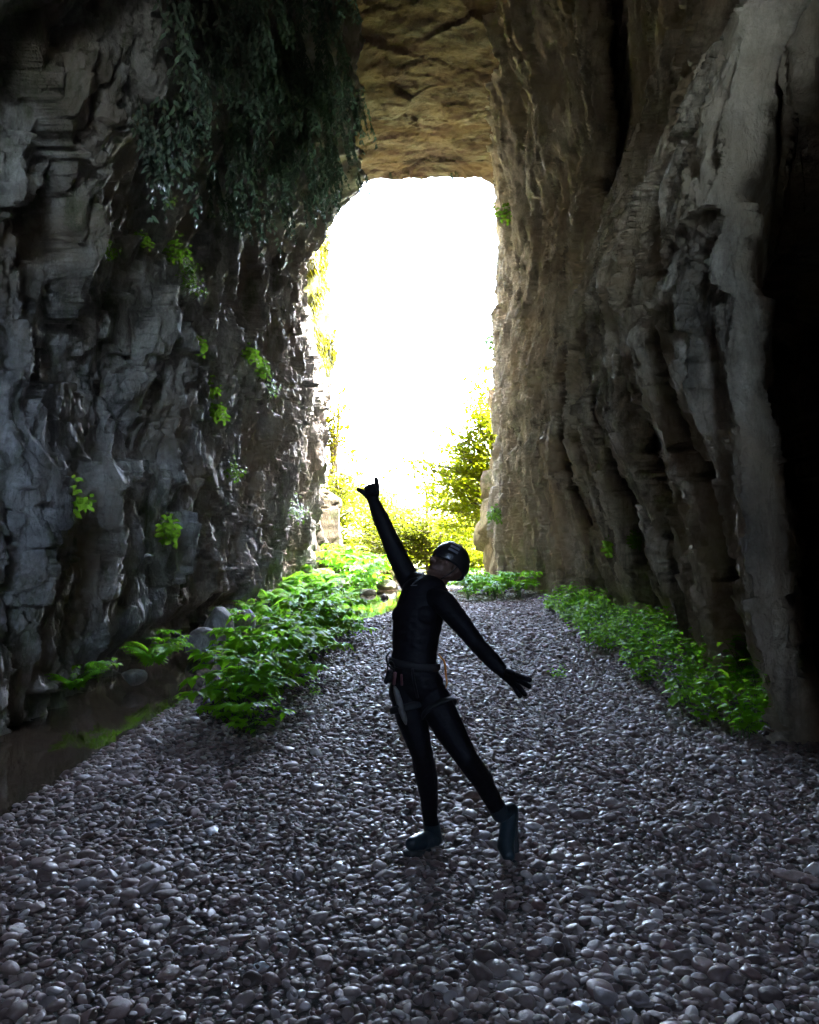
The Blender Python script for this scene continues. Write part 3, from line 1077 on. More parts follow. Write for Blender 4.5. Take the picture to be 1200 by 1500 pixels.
I = lambda xs_, ys_: (lambda v: float(np.interp(v, xs_, ys_)))
strip(umb, 6.9, 13.2, .36, I([6.9, 8, 10, 13], [-1.55, -1.85, -1.75, -1.55]), I([6.9, 8, 10, 13], [-1.15, -1.2, -1.0, -.75]),
      'bright green leafy herb in the dense bank between the stream and the pebbles', 'plant', 'herbs on the bank between stream and pebbles', .95, 1.45)
strip(umb, 13.4, 17.2, .5, I([13, 17], [-1.8, -2.3]), I([13, 17], [-.9, -1.7]),
      'green herb at the far end of the left bank where the water turns', 'plant', 'herbs where the water turns', .55, .75)
# right verge
strip(brd, 6.6, 18.5, .35, I([6.6, 7.5, 10.4, 16.7, 18], [2.55, 2.3, 2.45, 2.75, 2.9]), I([6.6, 8, 10, 12.5, 18], [2.95, 3.45, 3.8, 4.0, 3.9]),
      'broad leaved green herb in the verge along the foot of the right rock wall', 'plant', 'herbs along the right rock wall', .8, 1.25)
# far right patch under the buttress
strip(umb, 20.5, 24.0, .62, I([20, 24], [1.25, 1.3]), I([20, 24], [3.1, 2.6]),
      'pale green herb in the far patch at the foot of the right mouth buttress', 'plant', 'herbs under the right mouth buttress', 1.1, 1.6)
# left mouth bank
strip(frn, 16.5, 24.5, .62, I([16, 18, 24], [-3.3, -3.2, -2.7]), I([16, 18, 20, 24], [-2.8, -2.7, -2.1, -1.6]),
      'lush green fern on the bank at the foot of the left mouth wall', 'fern', 'ferns at the left mouth wall', 1.0, 1.7)
strip(frn, 17.6, 24.2, .55, I([17, 25], [-3.75, -3.3]), I([17, 25], [-3.0, -2.7]),
      'green fern close under the left mouth wall behind the fern bank', 'fern', 'ferns close under the left mouth wall', .8, 1.2)
strip(umb, 24.8, 31, .85, I([24, 31], [-2.9, -2.9]), I([24, 31], [-1.1, -1.0]),
      'tall green herb on the slope outside the left mouth wall', 'plant', 'herbs on the slope outside the mouth', 1.9, 3.0)

for X, d, xoff, kind, s, lab, cat in (
        (372, 6.45, 0, umb, .8, 'dark green leafy herb at the front tip of the left bank, nearest the camera', 'plant'),
        (330, 6.8, 0, umb, .6, 'small herb on the bare pebbles at the front left of the bank', 'plant'),
        (462, 8.1, 0, brd, .35, 'tiny pale herb growing alone in the pebbles right of the left bank', 'plant'),
        (815, 9.2, 0, brd, .45, 'small seedling in the pebbles left of the right verge', 'plant'),
        (1095, 6.5, 0, brd, .8, 'lone low herb at the near end of the right verge', 'plant'),
        (225, 9.3, 0, frn, .8, 'leafy green fern on the ledge at the foot of the left wall, over the water', 'fern'),
        (250, 9.9, 0, umb, .8, 'green herb hanging over the stream beside the fern on the left wall foot', 'plant'),
        (110, 7.9, 0, frn, .55, 'drooping grass green fern at the left wall foot near the picture edge', 'fern'),
        (145, 8.3, 0, umb, .6, 'thin herb beside the drooping fern at the left wall foot', 'plant'),
        (335, 13.0, 0, umb, .9, 'green herb leaning out of the undercut of the left wall', 'plant'),
        (368, 15.5, 0, frn, .8, 'fern at the far end of the undercut of the left wall', 'fern')):
    p = at(X, 900, d)
    z = max(gz(p.x, p.y), WATER_Z)
    if X < 300 or X in (335, 368):
        z = .12
    kind.place((p.x, p.y, z), random.uniform(0, 6), s, lab, cat)


# tufts that grow out of the rock
def on_wall(X, Y, objs=None):
    best = None
    o0, dr = Vector((0, 0, CAM_H)), ray(X, Y)
    for ob in objs or (wl, wr, ce):
        ok, loc, nor, _ = ob.ray_cast(o0, dr)
        if ok and (best is None or (loc - o0).length < (best[0] - o0).length):
            if nor.dot(dr) > 0: nor = -nor
            best = (loc, nor)
    return best


def wall_tuft(X, Y, s, lab, kind=None, extra=()):
    """one plant, or one plant made of several tufts down a crack"""
    h = on_wall(X, Y)
    if not h: return
    loc, nor = h
    up = (Vector((nor.x, nor.y, 0)).normalized() * 1.0 + Vector((0, 0, .75))).normalized()
    (kind or tuf).place(loc - nor * .02, 0, s, lab, 'plant', rot=up.to_track_quat('Z', 'Y').to_euler())


for X, Y, s, lab in (
        (262, 385, 1.3, 'bright green plant on the left wall, topmost of the row down the crack'),
        (264, 402, 1.1, 'bright green plant in the middle of the row down the left wall crack'),
        (270, 425, 1.3, 'bright green plant lowest in the row down the left wall crack'),
        (152, 376, .9, 'small yellow green tuft high on the left wall, farthest left of the high ones'),
        (208, 362, .9, 'slender green tuft on the left wall between two high tufts'),
        (240, 305, .9, 'dim green tuft on the left wall just below the hanging foliage'),
        (366, 528, 1.5, 'yellow green plant at the top of the streak on the left wall'),
        (378, 552, 1.5, 'yellow green plant in the middle of the streak on the left wall'),
        (388, 578, 1.5, 'yellow green plant at the foot of the streak on the left wall'),
        (288, 520, 1.1, 'pale tuft on the left wall left of the yellow streak'),
        (308, 582, 1.2, 'green tuft on a small shelf in the middle of the left wall'),
        (316, 612, 1.5, 'bright leafy tuft under the small shelf of the left wall'),
        (112, 750, 1.1, 'round green cushion plant on the left wall ledge near the picture edge'),
        (240, 792, 1.4, 'bright green cushion plant low on the left wall'),
        (338, 702, 1.3, 'little green sprig on the left wall above the ferns'),
        (425, 760, 2.0, 'green sprig on the left wall edge over the fern bank'),
        (892, 812, 1.5, 'bright leafy sprig sticking out of the right wall above the verge'),
        (925, 800, 1.0, 'thin green sprig beside a cleft low on the right wall'),
        (747, 328, 2.2, 'small green tuft high on the right wall by the opening'),
        (724, 512, 2.4, 'dark green plant sticking out of the right edge of the opening'),
        (730, 760, 2.0, 'green tuft on the outer right buttress near its foot')):
    wall_tuft(X, Y, s, lab)

# dark foliage hanging from the overhang at top left
poly = [(215, 0), (500, 0), (515, 150), (522, 250), (470, 300), (430, 360), (330, 365), (240, 330), (215, 160)]


def inside(x, y, pg):
    c = False
    for i in range(len(pg)):
        (x1, y1), (x2, y2) = pg[i], pg[i - 1]
        if (y1 > y) != (y2 > y) and x < (x2 - x1) * (y - y1) / (y2 - y1) + x1: c = not c
    return c


cnt = 0
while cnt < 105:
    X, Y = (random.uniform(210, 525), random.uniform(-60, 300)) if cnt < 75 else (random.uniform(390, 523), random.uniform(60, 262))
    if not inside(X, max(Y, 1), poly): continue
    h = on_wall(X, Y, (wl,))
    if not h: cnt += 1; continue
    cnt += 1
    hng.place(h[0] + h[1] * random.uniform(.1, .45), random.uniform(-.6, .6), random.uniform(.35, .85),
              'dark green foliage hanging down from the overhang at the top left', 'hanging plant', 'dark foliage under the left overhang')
for X, Y, d, s, lab in ((476, 285, 24.5, .9, 'leafy trailing plant hanging into the light at the top left of the opening'),
                        (490, 272, 24.8, .7, 'short dark trailing plant beside the leafy one at the top left of the opening'),
                        (663, 246, 25.3, .45, 'thin vine hanging from the roof lip into the white sky'),
                        (572, 252, 25.3, .2, 'tiny wisp of vine on the roof lip near its middle')):
    p = at(X, Y, d)
    hng.place(p, 0, s, lab, 'hanging plant')


# ------------------------------------------------------------------ trees outside
def tree(label, base, bend, H, blobs, nleaf, leaf, lm, seed, limbs=9, flat=.45, r0=.16, spray=.55, name='broadleaf_tree'):
    """tapered trunk, limbs into each crown blob (centre, radii), twigs with flat sprays of leaves"""
    r = np.random.default_rng(seed)
    base = np.array(base, float)
    root = empty(name, tuple(base))
    tag(root, label, 'tree')
    n = 10
    ts = np.linspace(0, 1, n)
    trunk = np.stack([bend[0] * ts ** 1.6 + .08 * np.sin(ts * 7 + seed), bend[1] * ts ** 1.6 + .08 * np.cos(ts * 5 + seed), H * ts], -1)
    mb = MB()
    mb.tube(trunk, list(r0 * (1 - .82 * ts) + .03 * np.exp(-ts * 12)), 9)
    link('trunk', mb.mesh('trunk'), M_BARK, root)
    lb = MB()
    tips = []
    for (c, rad, wgt) in blobs:
        c, rad = np.array(c, float) - base, np.array(rad, float)
        for k in range(limbs):
            q = r.normal(size=3); q = q / np.linalg.norm(q) * r.uniform(.5, 1.0) ** .5
            end = c + q * rad
            t0 = np.clip((end[2] / H) * r.uniform(.35, .75), .12, .95)
            st = np.array([np.interp(t0, ts, trunk[:, j]) for j in range(3)])
            pts = []
            for u in np.linspace(0, 1, 7):
                p = st * (1 - u) + end * u
                p = p + np.array([0, 0, .10 * np.linalg.norm(end - st) * math.sin(u * math.pi)]) + r.normal(0, .05, 3) * u
                pts.append(p)
            lb.tube(pts, list(np.linspace(r0 * .38, .012, 7)), 5, False)
            for u in (3, 4, 5, 6):
                for _ in range(2):
                    q2 = r.normal(size=3) * np.array([1, 1, .45])
                    tw = pts[u] + q2 / np.linalg.norm(q2) * r.uniform(.4, 1.0) * spray * 1.6
                    lb.tube([pts[u], (pts[u] + tw) / 2 + np.array([0, 0, .05]), tw], [.014, .01, .006], 4, False)
                    tips.append((tw, wgt)); tips.append(((pts[u] + tw) / 2, wgt))
    link('limb', lb.mesh('limb'), M_BARK, root)
    W = np.array([t_[1] for t_ in tips]); W = W / W.sum()
    T = np.array([t_[0] for t_ in tips])
    idx = r.choice(len(T), nleaf, p=W)
    C = T[idx] + r.normal(size=(nleaf, 3)) * np.array([spray, spray, spray * flat]) * .6
    C[:, 2] -= .12 * ((C[:, :2] - T[idx][:, :2]) ** 2).sum(1)
    az = r.uniform(0, 2 * np.pi, nleaf)
    el = r.normal(-.25, .35, nleaf)
    D = np.stack([np.cos(az) * np.cos(el), np.sin(az) * np.cos(el), np.sin(el)], -1)
    S = np.cross(D, np.array([0, 0, 1.0]) + r.normal(0, .35, (nleaf, 3)))
    S /= np.linalg.norm(S, axis=1, keepdims=True)
    U = np.cross(S, D)
    L = leaf * np.exp(r.normal(0, .25, nleaf))[:, None]
    V = np.stack([C, C + D * L * .45 + S * L * .32 + U * L * .08, C + D * L, C + D * L * .45 - S * L * .32 + U * L * .08], 1).reshape(-1, 3)
    Fq = np.arange(nleaf * 4).reshape(-1, 4)
    link('crown', make_mesh('crown', V, [Fq], False), lm, root)
    return root


def A(X, Y, d): return tuple(at(X, Y, d))


g0 = lambda x, y: (x, y, float(ground_z(x, y)) - .05)
tree('spreading tree leaning in from the right edge of the opening with layered boughs', g0(4.6, 34), (-1.6, -.4), 6.6,
     [(A(700, 620, 33), (1.0, 1.2, .9), 1.0), (A(660, 690, 33), (1.3, 1.2, .8), 1.0), (A(690, 760, 33), (1.3, 1.2, .9), 1.2), (A(622, 735, 34), (1.4, 1.2, .7), 1.0), (A(606, 690, 34), (1.1, 1.0, .6), .7), (A(665, 640, 33.5), (1.0, 1.0, .6), .8), (A(725, 560, 33.5), (1.0, 1, .9), 1.0)], 17000, .15, M_LEAF_TREE_G, 1, 8, .3)
tree('sunlit yellow green tree behind the tilted head', g0(1.6, 42), (.6, 0), 6.0,
     [(A(640, 800, 41), (1.9, 1.4, 1.2), 1.2), (A(600, 770, 42), (1.5, 1.4, 1.0), .9), (A(680, 790, 42), (1.5, 1.4, 1.2), 1)], 9000, .18, M_LEAF_TREE, 2, 9)
tree('bright yellow tree behind the raised forearm', g0(-2.2, 44), (.4, 0), 5.2,
     [(A(545, 770, 43), (1.6, 1.4, 1.1), 1), (A(520, 810, 42), (1.5, 1.3, 1.0), 1), (A(575, 810, 43), (1.6, 1.3, 1.0), 1)], 9000, .17, M_LEAF_TREE, 3, 9)
tree('tall thin tree with sparse leaves beyond the left edge of the opening', g0(-4.6, 47), (.8, 0), 11,
     [(A(495, 660, 46), (1.2, 1.2, 2.2), 1), (A(515, 720, 46), (1.5, 1.2, 1.2), 1.4), (A(485, 590, 46), (.9, 1, 1.0), .5)], 3200, .24, M_LEAF_IVY, 4, 8)
tree('low bushy tree at the end of the stream', g0(-.4, 50), (.2, 0), 3.6,
     [(A(560, 820, 49), (2.2, 1.6, 1.2), 1), (A(610, 825, 50), (2.0, 1.6, 1.2), 1)], 7000, .18, M_LEAF_TREE, 5, 10)
tree('young tree right of the opening foot, close behind the buttress', g0(3.4, 38), (-.3, 0), 3.4,
     [(A(690, 815, 37), (1.2, 1.2, 1.0), 1), (A(665, 780, 38), (1.0, 1.0, .8), .8)], 4500, .15, M_LEAF_TREE_G, 6, 8)
tree('pale tree high on the slope above the raised hand', g0(-1.2, 66), (.5, 0), 6,
     [(A(530, 735, 65), (2.2, 2, 1.6), 1), (A(575, 745, 66), (2.4, 2, 1.6), 1)], 3500, .26, M_LEAF_TREE, 7, 8)
tree('pale tree on the slope to the right behind the layered boughs', g0(4.5, 68), (0, 0), 8,
     [(A(660, 720, 67), (3, 2, 2.2), 1), (A(690, 680, 67), (2.4, 2, 2.0), 1)], 5000, .26, M_LEAF_TREE, 8, 9)

tree('bright leafy tree close behind the raised arm, left of the layered boughs', g0(.9, 37), (-.3, 0), 4.6,
     [(A(590, 760, 37), (1.3, 1.2, .9), 1), (A(560, 800, 37), (1.2, 1.2, .9), 1), (A(625, 800, 37), (1.2, 1.2, .9), 1)], 5500, .15, M_LEAF_TREE, 9, 9)
tree('slim leafy tree by the left mouth wall above the fern bank', g0(-3.4, 36), (.3, 0), 4.4,
     [(A(500, 770, 36), (.9, 1.0, 1.0), 1), (A(485, 720, 36), (.7, .9, .7), .6)], 4000, .15, M_LEAF_TREE, 10, 8)

# ivy on the sunlit gorge cliff at left
ob = bpy.data.objects['gorge_cliff_left']
iv = MB()
r = random.Random(5)
k = 0
while k < 5200:
    yy, zz = r.uniform(34, 52), r.uniform(2, 19)
    ok, loc, nor, _ = ob.ray_cast(Vector((6, yy, zz)), Vector((-1, 0, 0)))
    k += 1
    if not ok or perlin(np.array([yy * .35]), np.array([zz * .35]), np.array([.5]), 3)[0] < -.08: continue
    for q in range(2):
        a = r.uniform(0, 6.28)
        leaf_faces(iv, np.array(loc) + np.array([.05 + r.uniform(0, .3), r.uniform(-.2, .2), r.uniform(-.2, .2)]), (.5, math.cos(a) * .6, -.8), (1, 0, .4), r.uniform(.2, .42), .26, .1)
tag(link('ivy', iv.mesh('ivy'), M_LEAF_IVY), 'sunlit yellow ivy covering the gorge cliff seen past the left edge', 'ivy')

# ------------------------------------------------------------------ person
class Body:
    def __init__(self): self.mb = MB()

    def ball(self, c, rad, M=None, sub=3):
        V = ICO[sub][0] * np.array(rad if hasattr(rad, '__len__') else (rad,) * 3)
        if M is not None: V = V @ np.array(M).T
        self.mb.add(V + np.array(c), ICO[sub][1])

    def cone(self, a, b, ra, rb, n=10):
        a, b = np.array(a, float), np.array(b, float)
        self.ball(a, ra); self.ball(b, rb)
        ts = np.linspace(0, 1, 4)
        self.mb.tube([a + (b - a) * t_ for t_ in ts], [ra + (rb - ra) * t_ for t_ in ts], 16)

    def limb(self, pts, rr):
        for i in range(len(pts) - 1): self.cone(pts[i], pts[i + 1], rr[i], rr[i + 1])

    def remesh(self, name, voxel, smooth=6):
        me = self.mb.mesh(name)
        o = bpy.data.objects.new(name, me); COL.objects.link(o)
        md = o.modifiers.new('r', 'REMESH'); md.mode = 'VOXEL'; md.voxel_size = voxel; md.adaptivity = 0
        ms = o.modifiers.new('s', 'SMOOTH'); ms.factor = .5; ms.iterations = smooth
        dg = bpy.context.evaluated_depsgraph_get()
        out = bpy.data.meshes.new_from_object(o.evaluated_get(dg))
        bpy.data.objects.remove(o)
        out.name = name
        return out


def frame(fwd, up):
    up = Vector(up).normalized()
    f = Vector(fwd); f = (f - up * f.dot(up)).normalized()
    s = f.cross(up)
    return np.array([s, f, up]).T          # columns: side, forward, up


P = lambda X, Y, d: np.array(at(X, Y, d))
B = Body()
# trunk, turned a little to the picture's left and leaning back
pel, wai, che, uch = P(611, 1003, 4.20), P(607, 955, 4.21), P(613, 905, 4.24), P(622, 868, 4.28)
tr = frame((-.45, -.9, .1), (.03, .05, 1))
B.ball(pel, (.138, .105, .115), tr)
B.ball(P(606, 985, 4.2), (.122, .098, .10), tr)
B.ball(wai, (.113, .088, .10), tr)
B.ball(P(609, 930, 4.22), (.122, .096, .10), tr)
B.ball(che, (.130, .108, .115), tr)
B.ball(uch, (.122, .098, .085), tr)
tp = [(pel, .138, .105), (P(606, 985, 4.2), .124, .099), (wai, .114, .089), (P(609, 930, 4.22), .123, .097), (che, .131, .108), (uch, .123, .099)]
for (c0, a0, b0), (c1, a1, b1) in zip(tp[:-1], tp[1:]):
    for k_ in np.linspace(.14, .86, 6):
        B.ball(c0 * (1 - k_) + c1 * k_, (a0 * (1 - k_) + a1 * k_, b0 * (1 - k_) + b1 * k_, .075), tr)
for dx in (-.055, .055):                                       # seat and chest
    B.ball(pel + tr @ np.array([dx, -.055, -.04]), (.075, .075, .085), tr)
    B.ball(che + tr @ np.array([dx, .050, .01]), (.064, .05, .06), tr)
# shoulders, arms
shR, shL = P(601, 853, 4.36), P(651, 884, 4.15)
B.cone(uch + tr @ np.array([-.05, 0, .03]), shR, .062, .056)
B.cone(uch + tr @ np.array([.04, 0, .0]), shL, .062, .057)
elR, wrR = P(566, 778, 4.42), P(546, 731, 4.40)
B.limb([shR, P(584, 818, 4.39), elR, P(557, 757, 4.42), wrR], [.056, .050, .041, .039, .026])
elL, wrL = P(701, 946, 4.02), P(741, 988, 3.93)
B.limb([shL, P(676, 914, 4.08), elL, P(721, 967, 3.97), wrL], [.057, .047, .037, .036, .024])
# legs
kR, aR = P(618, 1103, 4.14), P(630, 1195, 4.22)
B.limb([P(596, 1012, 4.2), P(603, 1050, 4.17), kR, P(625, 1140, 4.2), P(629, 1170, 4.22), aR], [.088, .076, .051, .052, .041, .034])
kL, aL = P(684, 1111, 4.02), P(733, 1192, 4.14)
B.limb([P(628, 1012, 4.19), P(655, 1062, 4.10), kL, P(707, 1143, 4.08), P(722, 1172, 4.12), aL], [.088, .073, .051, .049, .039, .034])
# feet (inside the boots)
toeR, heelR = P(604, 1236, 4.10), P(636, 1228, 4.26)
B.limb([aR, heelR], [.034, .033]); B.limb([heelR, P(617, 1232, 4.15), toeR], [.033, .034, .026])
heelL, toeL = P(748, 1187, 4.20), P(745, 1252, 4.06)
ballL = P(741, 1238, 4.10)
B.limb([aL, heelL], [.033, .03]); B.limb([heelL, ballL, toeL], [.031, .034, .024])
# neck and head
nk0, hc = P(630, 866, 4.31), P(655, 829, 4.33)
hu = Vector(P(671, 797, 4.40) - P(640, 856, 4.30)).normalized()
H = frame((-.72, -.55, .42), hu)
B.limb([nk0, P(640, 848, 4.32), hc], [.064, .058, .06])
hl = lambda x, y, z: hc + H @ np.array([x, y, z])
B.ball(hl(0, -.012, .02), (.074, .092, .092), H)                 # skull
B.ball(hl(0, .025, -.035), (.058, .062, .070), H)                # face
B.ball(hl(0, .052, -.085), (.030, .028, .024), H)                # chin
for sx_ in (-1, 1):
    B.limb([hl(sx_ * .054, .0, -.055), hl(sx_ * .022, .058, -.085)], [.022, .018])     # jaw
    B.ball(hl(sx_ * .040, .062, -.022), (.022, .018, .018), H)   # cheek
    B.limb([hl(sx_ * .012, .086, .022), hl(sx_ * .046, .072, .020)], [.011, .010])     # brow
    B.ball(hl(sx_ * .074, -.005, -.018), (.010, .019, .030), H)  # ear
B.limb([hl(0, .084, .012), hl(0, .104, -.026)], [.009, .013])    # nose
B.ball(hl(.010, .094, -.030), .010); B.ball(hl(-.010, .094, -.030), .010)
B.limb([hl(-.020, .080, -.056), hl(0, .088, -.054), hl(.020, .080, -.056)], [.006, .008, .006])      # lips
B.limb([hl(-.017, .079, -.066), hl(0, .086, -.067), hl(.017, .079, -.066)], [.006, .008, .006])


def hand(B, wrist, mid, side, normal, fingers, thumb):
    """palm from wrist towards mid; side points to the thumb; fingers: 4 lists of points from index to little"""
    w_, m_ = np.array(wrist), np.array(mid)
    d = m_ - w_; L = np.linalg.norm(d); d /= L
    s = np.array(side, float); s -= d * s.dot(d); s /= np.linalg.norm(s)
    n_ = np.array(normal, float); n_ -= d * n_.dot(d); n_ -= s * n_.dot(s); n_ /= np.linalg.norm(n_)
    for q, off_ in enumerate((.028, .010, -.009, -.027)):
        kn = w_ + d * L * (1.0, 1.04, 1.0, .92)[q] + s * off_
        B.cone(w_ + d * L * .12 + s * off_ * .45, kn, .0135, .0115)
        pts = [kn]
        for (a, l_) in fingers[q][0]:            # successive bend angles towards the palm, and lengths
            sp = fingers[q][1]
            dirn = (d * math.cos(a) + n_ * math.sin(a)) + s * sp * max(0, math.cos(a))
            dirn /= np.linalg.norm(dirn)
            pts.append(pts[-1] + dirn * l_)
        B.limb(pts, [.0100, .0092, .0086, .0074][:len(pts)])
    t0 = w_ + d * L * .28 + s * .022 + n_ * .006
    pts = [t0]
    for (ds, dd, dn, l_) in thumb:
        v = s * ds + d * dd + n_ * dn
        pts.append(pts[-1] + v / np.linalg.norm(v) * l_)
    B.limb(pts, [.0150, .0118, .0104, .0084][:len(pts)])


# raised hand: three fingers folded, thumb stretched up to the right, little finger to the left
curl = [(.9, .040), (2.3, .026), (3.1, .018)]
hand(B, wrR, P(541.5, 719, 4.39), (1, 0, .25), (0, -1, 0),
     [(curl, .0), (curl, .0), (curl, .0), ([(-.0, .020), (.35, .014), (.6, .010)], -.85)],
     [(.55, .9, .1, .032), (.35, 1, 0, .030), (.25, 1, 0, .027)])
# lowered hand: fingers open and fanned
hand(B, wrL, P(753.5, 996, 3.90), (.30, -.62, .62), (-.35, -.7, -.5),
     [([(-.05, .040), (.0, .026), (.1, .020)], .30), ([(.05, .042), (.12, .028), (.1, .021)], .16),
      ([(.15, .038), (.25, .026), (.2, .020)], -.22), ([(.2, .030), (.3, .020), (.3, .017)], -.42)],
     [(.8, .35, .5, .034), (.55, .8, .5, .028), (.35, .9, .4, .022)])

body_me = B.remesh('body', .0045, 4)

M_SKIN = simple('skin', (.09, .05, .036), .6, .25, bumpy=(120, .0008), colvar=.1)
M_SUIT = simple('neoprene_black', (.0035, .003, .0045), .6, .14, bumpy=(160, .001), colvar=.2)
M_GLOVE = simple('glove_black', (.0035, .003, .0045), .6, .14, bumpy=(220, .001), colvar=.2)
M_BOOT = simple('boot_teal', (.004, .014, .02), .45, .5, bumpy=(140, .001), colvar=.2)
M_SOLE = simple('rubber_sole', (.02, .022, .024), .6, .4, bumpy=(90, .002))
M_HELM = simple('helmet_shell', (.008, .008, .010), .34, .5, bumpy=(30, .0004), colvar=.1)
M_STRAP = simple('black_webbing', (.010, .010, .011), .7, .3, bumpy=(240, .001))
M_ORANGE = simple('orange_webbing', (.55, .17, .012), .6, .4, bumpy=(240, .001))
M_METAL = simple('bright_metal', (.62, .63, .65), .25, .5, 1.0, bumpy=(80, .0004), colvar=.1)
M_WHITE = simple('pale_reflective', (.16, .17, .19), .4, .5, bumpy=(80, .0004), colvar=.1)
M_GREY = simple('grey_pad', (.10, .095, .09), .7, .3, bumpy=(120, .001))

foot0 = (toeR + heelR) / 2 * np.array([1, 1, 0])
person = empty('person', (float(foot0[0]), float(foot0[1]), 0.0))
tag(person, 'person in black wetsuit and helmet leaning back with one arm raised, standing on the pebbles', 'person')
PINV = Matrix.Translation(-Vector(person.location))


def pchild(name, me, mats, parent=None):
    o = link(name, me, mats, parent or person)
    if parent is None: o.matrix_parent_inverse = PINV
    else: o.matrix_parent_inverse = Matrix.Identity(4)
    return o


body = pchild('body', body_me, M_SKIN)
bv = np.empty(len(body_me.vertices) * 3, np.float32); body_me.vertices.foreach_get('co', bv); bv = bv.reshape(-1, 3)
bn = np.empty(len(body_me.vertices) * 3, np.float32); body_me.vertices.foreach_get('normal', bn); bn = bn.reshape(-1, 3)
bf = np.array([p.vertices[:] for p in body_me.polygons if len(p.vertices) == 4])
body_me.polygons.foreach_set('use_smooth', np.ones(len(body_me.polygons), bool))


def along(v, a, b):
    d = np.array(b) - np.array(a)
    return (v - np.array(a)) @ d / np.dot(d, d)


neck_t = along(bv, nk0, hc)
nk_r = np.linalg.norm((bv - nk0) - neck_t[:, None] * (hc - nk0), axis=1)
is_head = (neck_t > .10) & (nk_r < .082 + .06 * sstep(.35, .7, neck_t))
is_hR = (along(bv, elR, wrR) > .93) & (np.linalg.norm(bv - wrR, axis=1) < .22)
is_hL = (along(bv, elL, wrL) > .93) & (np.linalg.norm(bv - wrL, axis=1) < .25)
is_fR = bv[:, 2] < .135
is_fR &= np.linalg.norm(bv - aR, axis=1) < .28
is_fL = (along(bv, kL, aL) > .86) & (np.linalg.norm(bv - aL, axis=1) < .29)


def shell(name, mask, off_, mats, wrinkle=0.0, parent=None):
    fm = mask[bf].all(1)
    fs = bf[fm]
    ids, inv = np.unique(fs.ravel(), return_inverse=True)
    wv = off_
    if wrinkle:
        wv = off_ + wrinkle * (ridged(bv[ids, 0] * 14, bv[ids, 1] * 14, bv[ids, 2] * 22, 3, 5)[:, None] - .4)
    V = bv[ids] + bn[ids] * wv
    return pchild(name, make_mesh(name, V, [inv.reshape(-1, 4)]), mats, parent)


deep = ((along(bv, elR, wrR) > 1.02) & is_hR) | ((along(bv, elL, wrL) > 1.02) & is_hL) | (is_fR & (bv[:, 2] < .10)) | (is_fL & (along(bv, kL, aL) > .95))
shell('wetsuit', ~(is_head | deep), .0035, M_SUIT, .004)
for msk in (is_hR, is_hL): shell('glove', msk, .0052, M_GLOVE)


def boot(msk, heel, toe, up):
    b_ = shell('boot', msk, .009, M_BOOT, .002)
    heel, toe, up = np.array(heel), np.array(toe), np.array(up, float)
    d = toe - heel; L = np.linalg.norm(d); d /= L
    up -= d * up.dot(d); up /= np.linalg.norm(up)
    s = np.cross(d, up)
    out = [(-.045, .020), (-.03, .034), (.02, .036), (.09, .034), (.15, .044), (.20, .046), (.235, .036), (.255, .016)]
    k = (L + .07) / .29
    ring = [(t_ * k, w_) for t_, w_ in out] + [(t_ * k, -w_) for t_, w_ in out[::-1]]
    V = []
    for z0, g in ((-.034, 1.0), (-.052, 1.0), (-.055, .92)):
        for t_, w_ in ring: V.append(heel + d * t_ + s * w_ * g + up * z0)
    n = len(ring)
    f4 = [(a * n + i, a * n + (i + 1) % n, (a + 1) * n + (i + 1) % n, (a + 1) * n + i) for a in range(2) for i in range(n)]
    V.append(heel + d * .1 * k + up * -.034); V.append(heel + d * .1 * k + up * -.055)
    f3 = [(len(V) - 2, (i + 1) % n, i) for i in range(n)] + [(len(V) - 1, 2 * n + i, 2 * n + (i + 1) % n) for i in range(n)]
    mb = MB(); mb.add(V, f3, f4)
    pchild('sole', mb.mesh('sole'), M_SOLE, b_)
    return b_


boot(is_fR, heelR, toeR, (0, 0, 1))
boot(is_fL, heelL, toeL, (-.25, -1, .35))

# helmet: shell with rim, vents, strap
V, Fc = ICO[4]
m_ = V[:, 2] > -.30 - .18 * (V[:, 1] < 0) * (-V[:, 1])
fm = m_[Fc].all(1)
ids, inv = np.unique(Fc[fm].ravel(), return_inverse=True)
S_ = V[ids] * np.array([.093, .112, .106])
S_[:, 2] *= 1 + .03 * np.cos(np.arctan2(S_[:, 0], S_[:, 1]) * 6) * (S_[:, 2] > .03)
hel_c = hl(0, -.010, .030)
hs = (S_ @ H.T) + hel_c
inn = (S_ * .94) @ H.T + hel_c
mb = MB(); mb.add(hs, inv.reshape(-1, 3)); mb.add(inn, inv.reshape(-1, 3)[:, ::-1])
helmet = pchild('helmet', mb.mesh('helmet'), M_HELM)
rim, vents, stripes = MB(), MB(), MB()
hp = lambda th, ph, k: hel_c + H @ (np.array([math.sin(th) * math.cos(ph) * .093, math.cos(th) * math.cos(ph) * .112, math.sin(ph) * .106]) * k)
rp = [hp(t_, -.30 - .16 * max(0, -math.cos(t_)), .985) for t_ in np.linspace(0, 2 * math.pi, 40)]
rim.tube(rp, .006, 6)
pchild('rim', rim.mesh('rim'), M_STRAP, helmet)
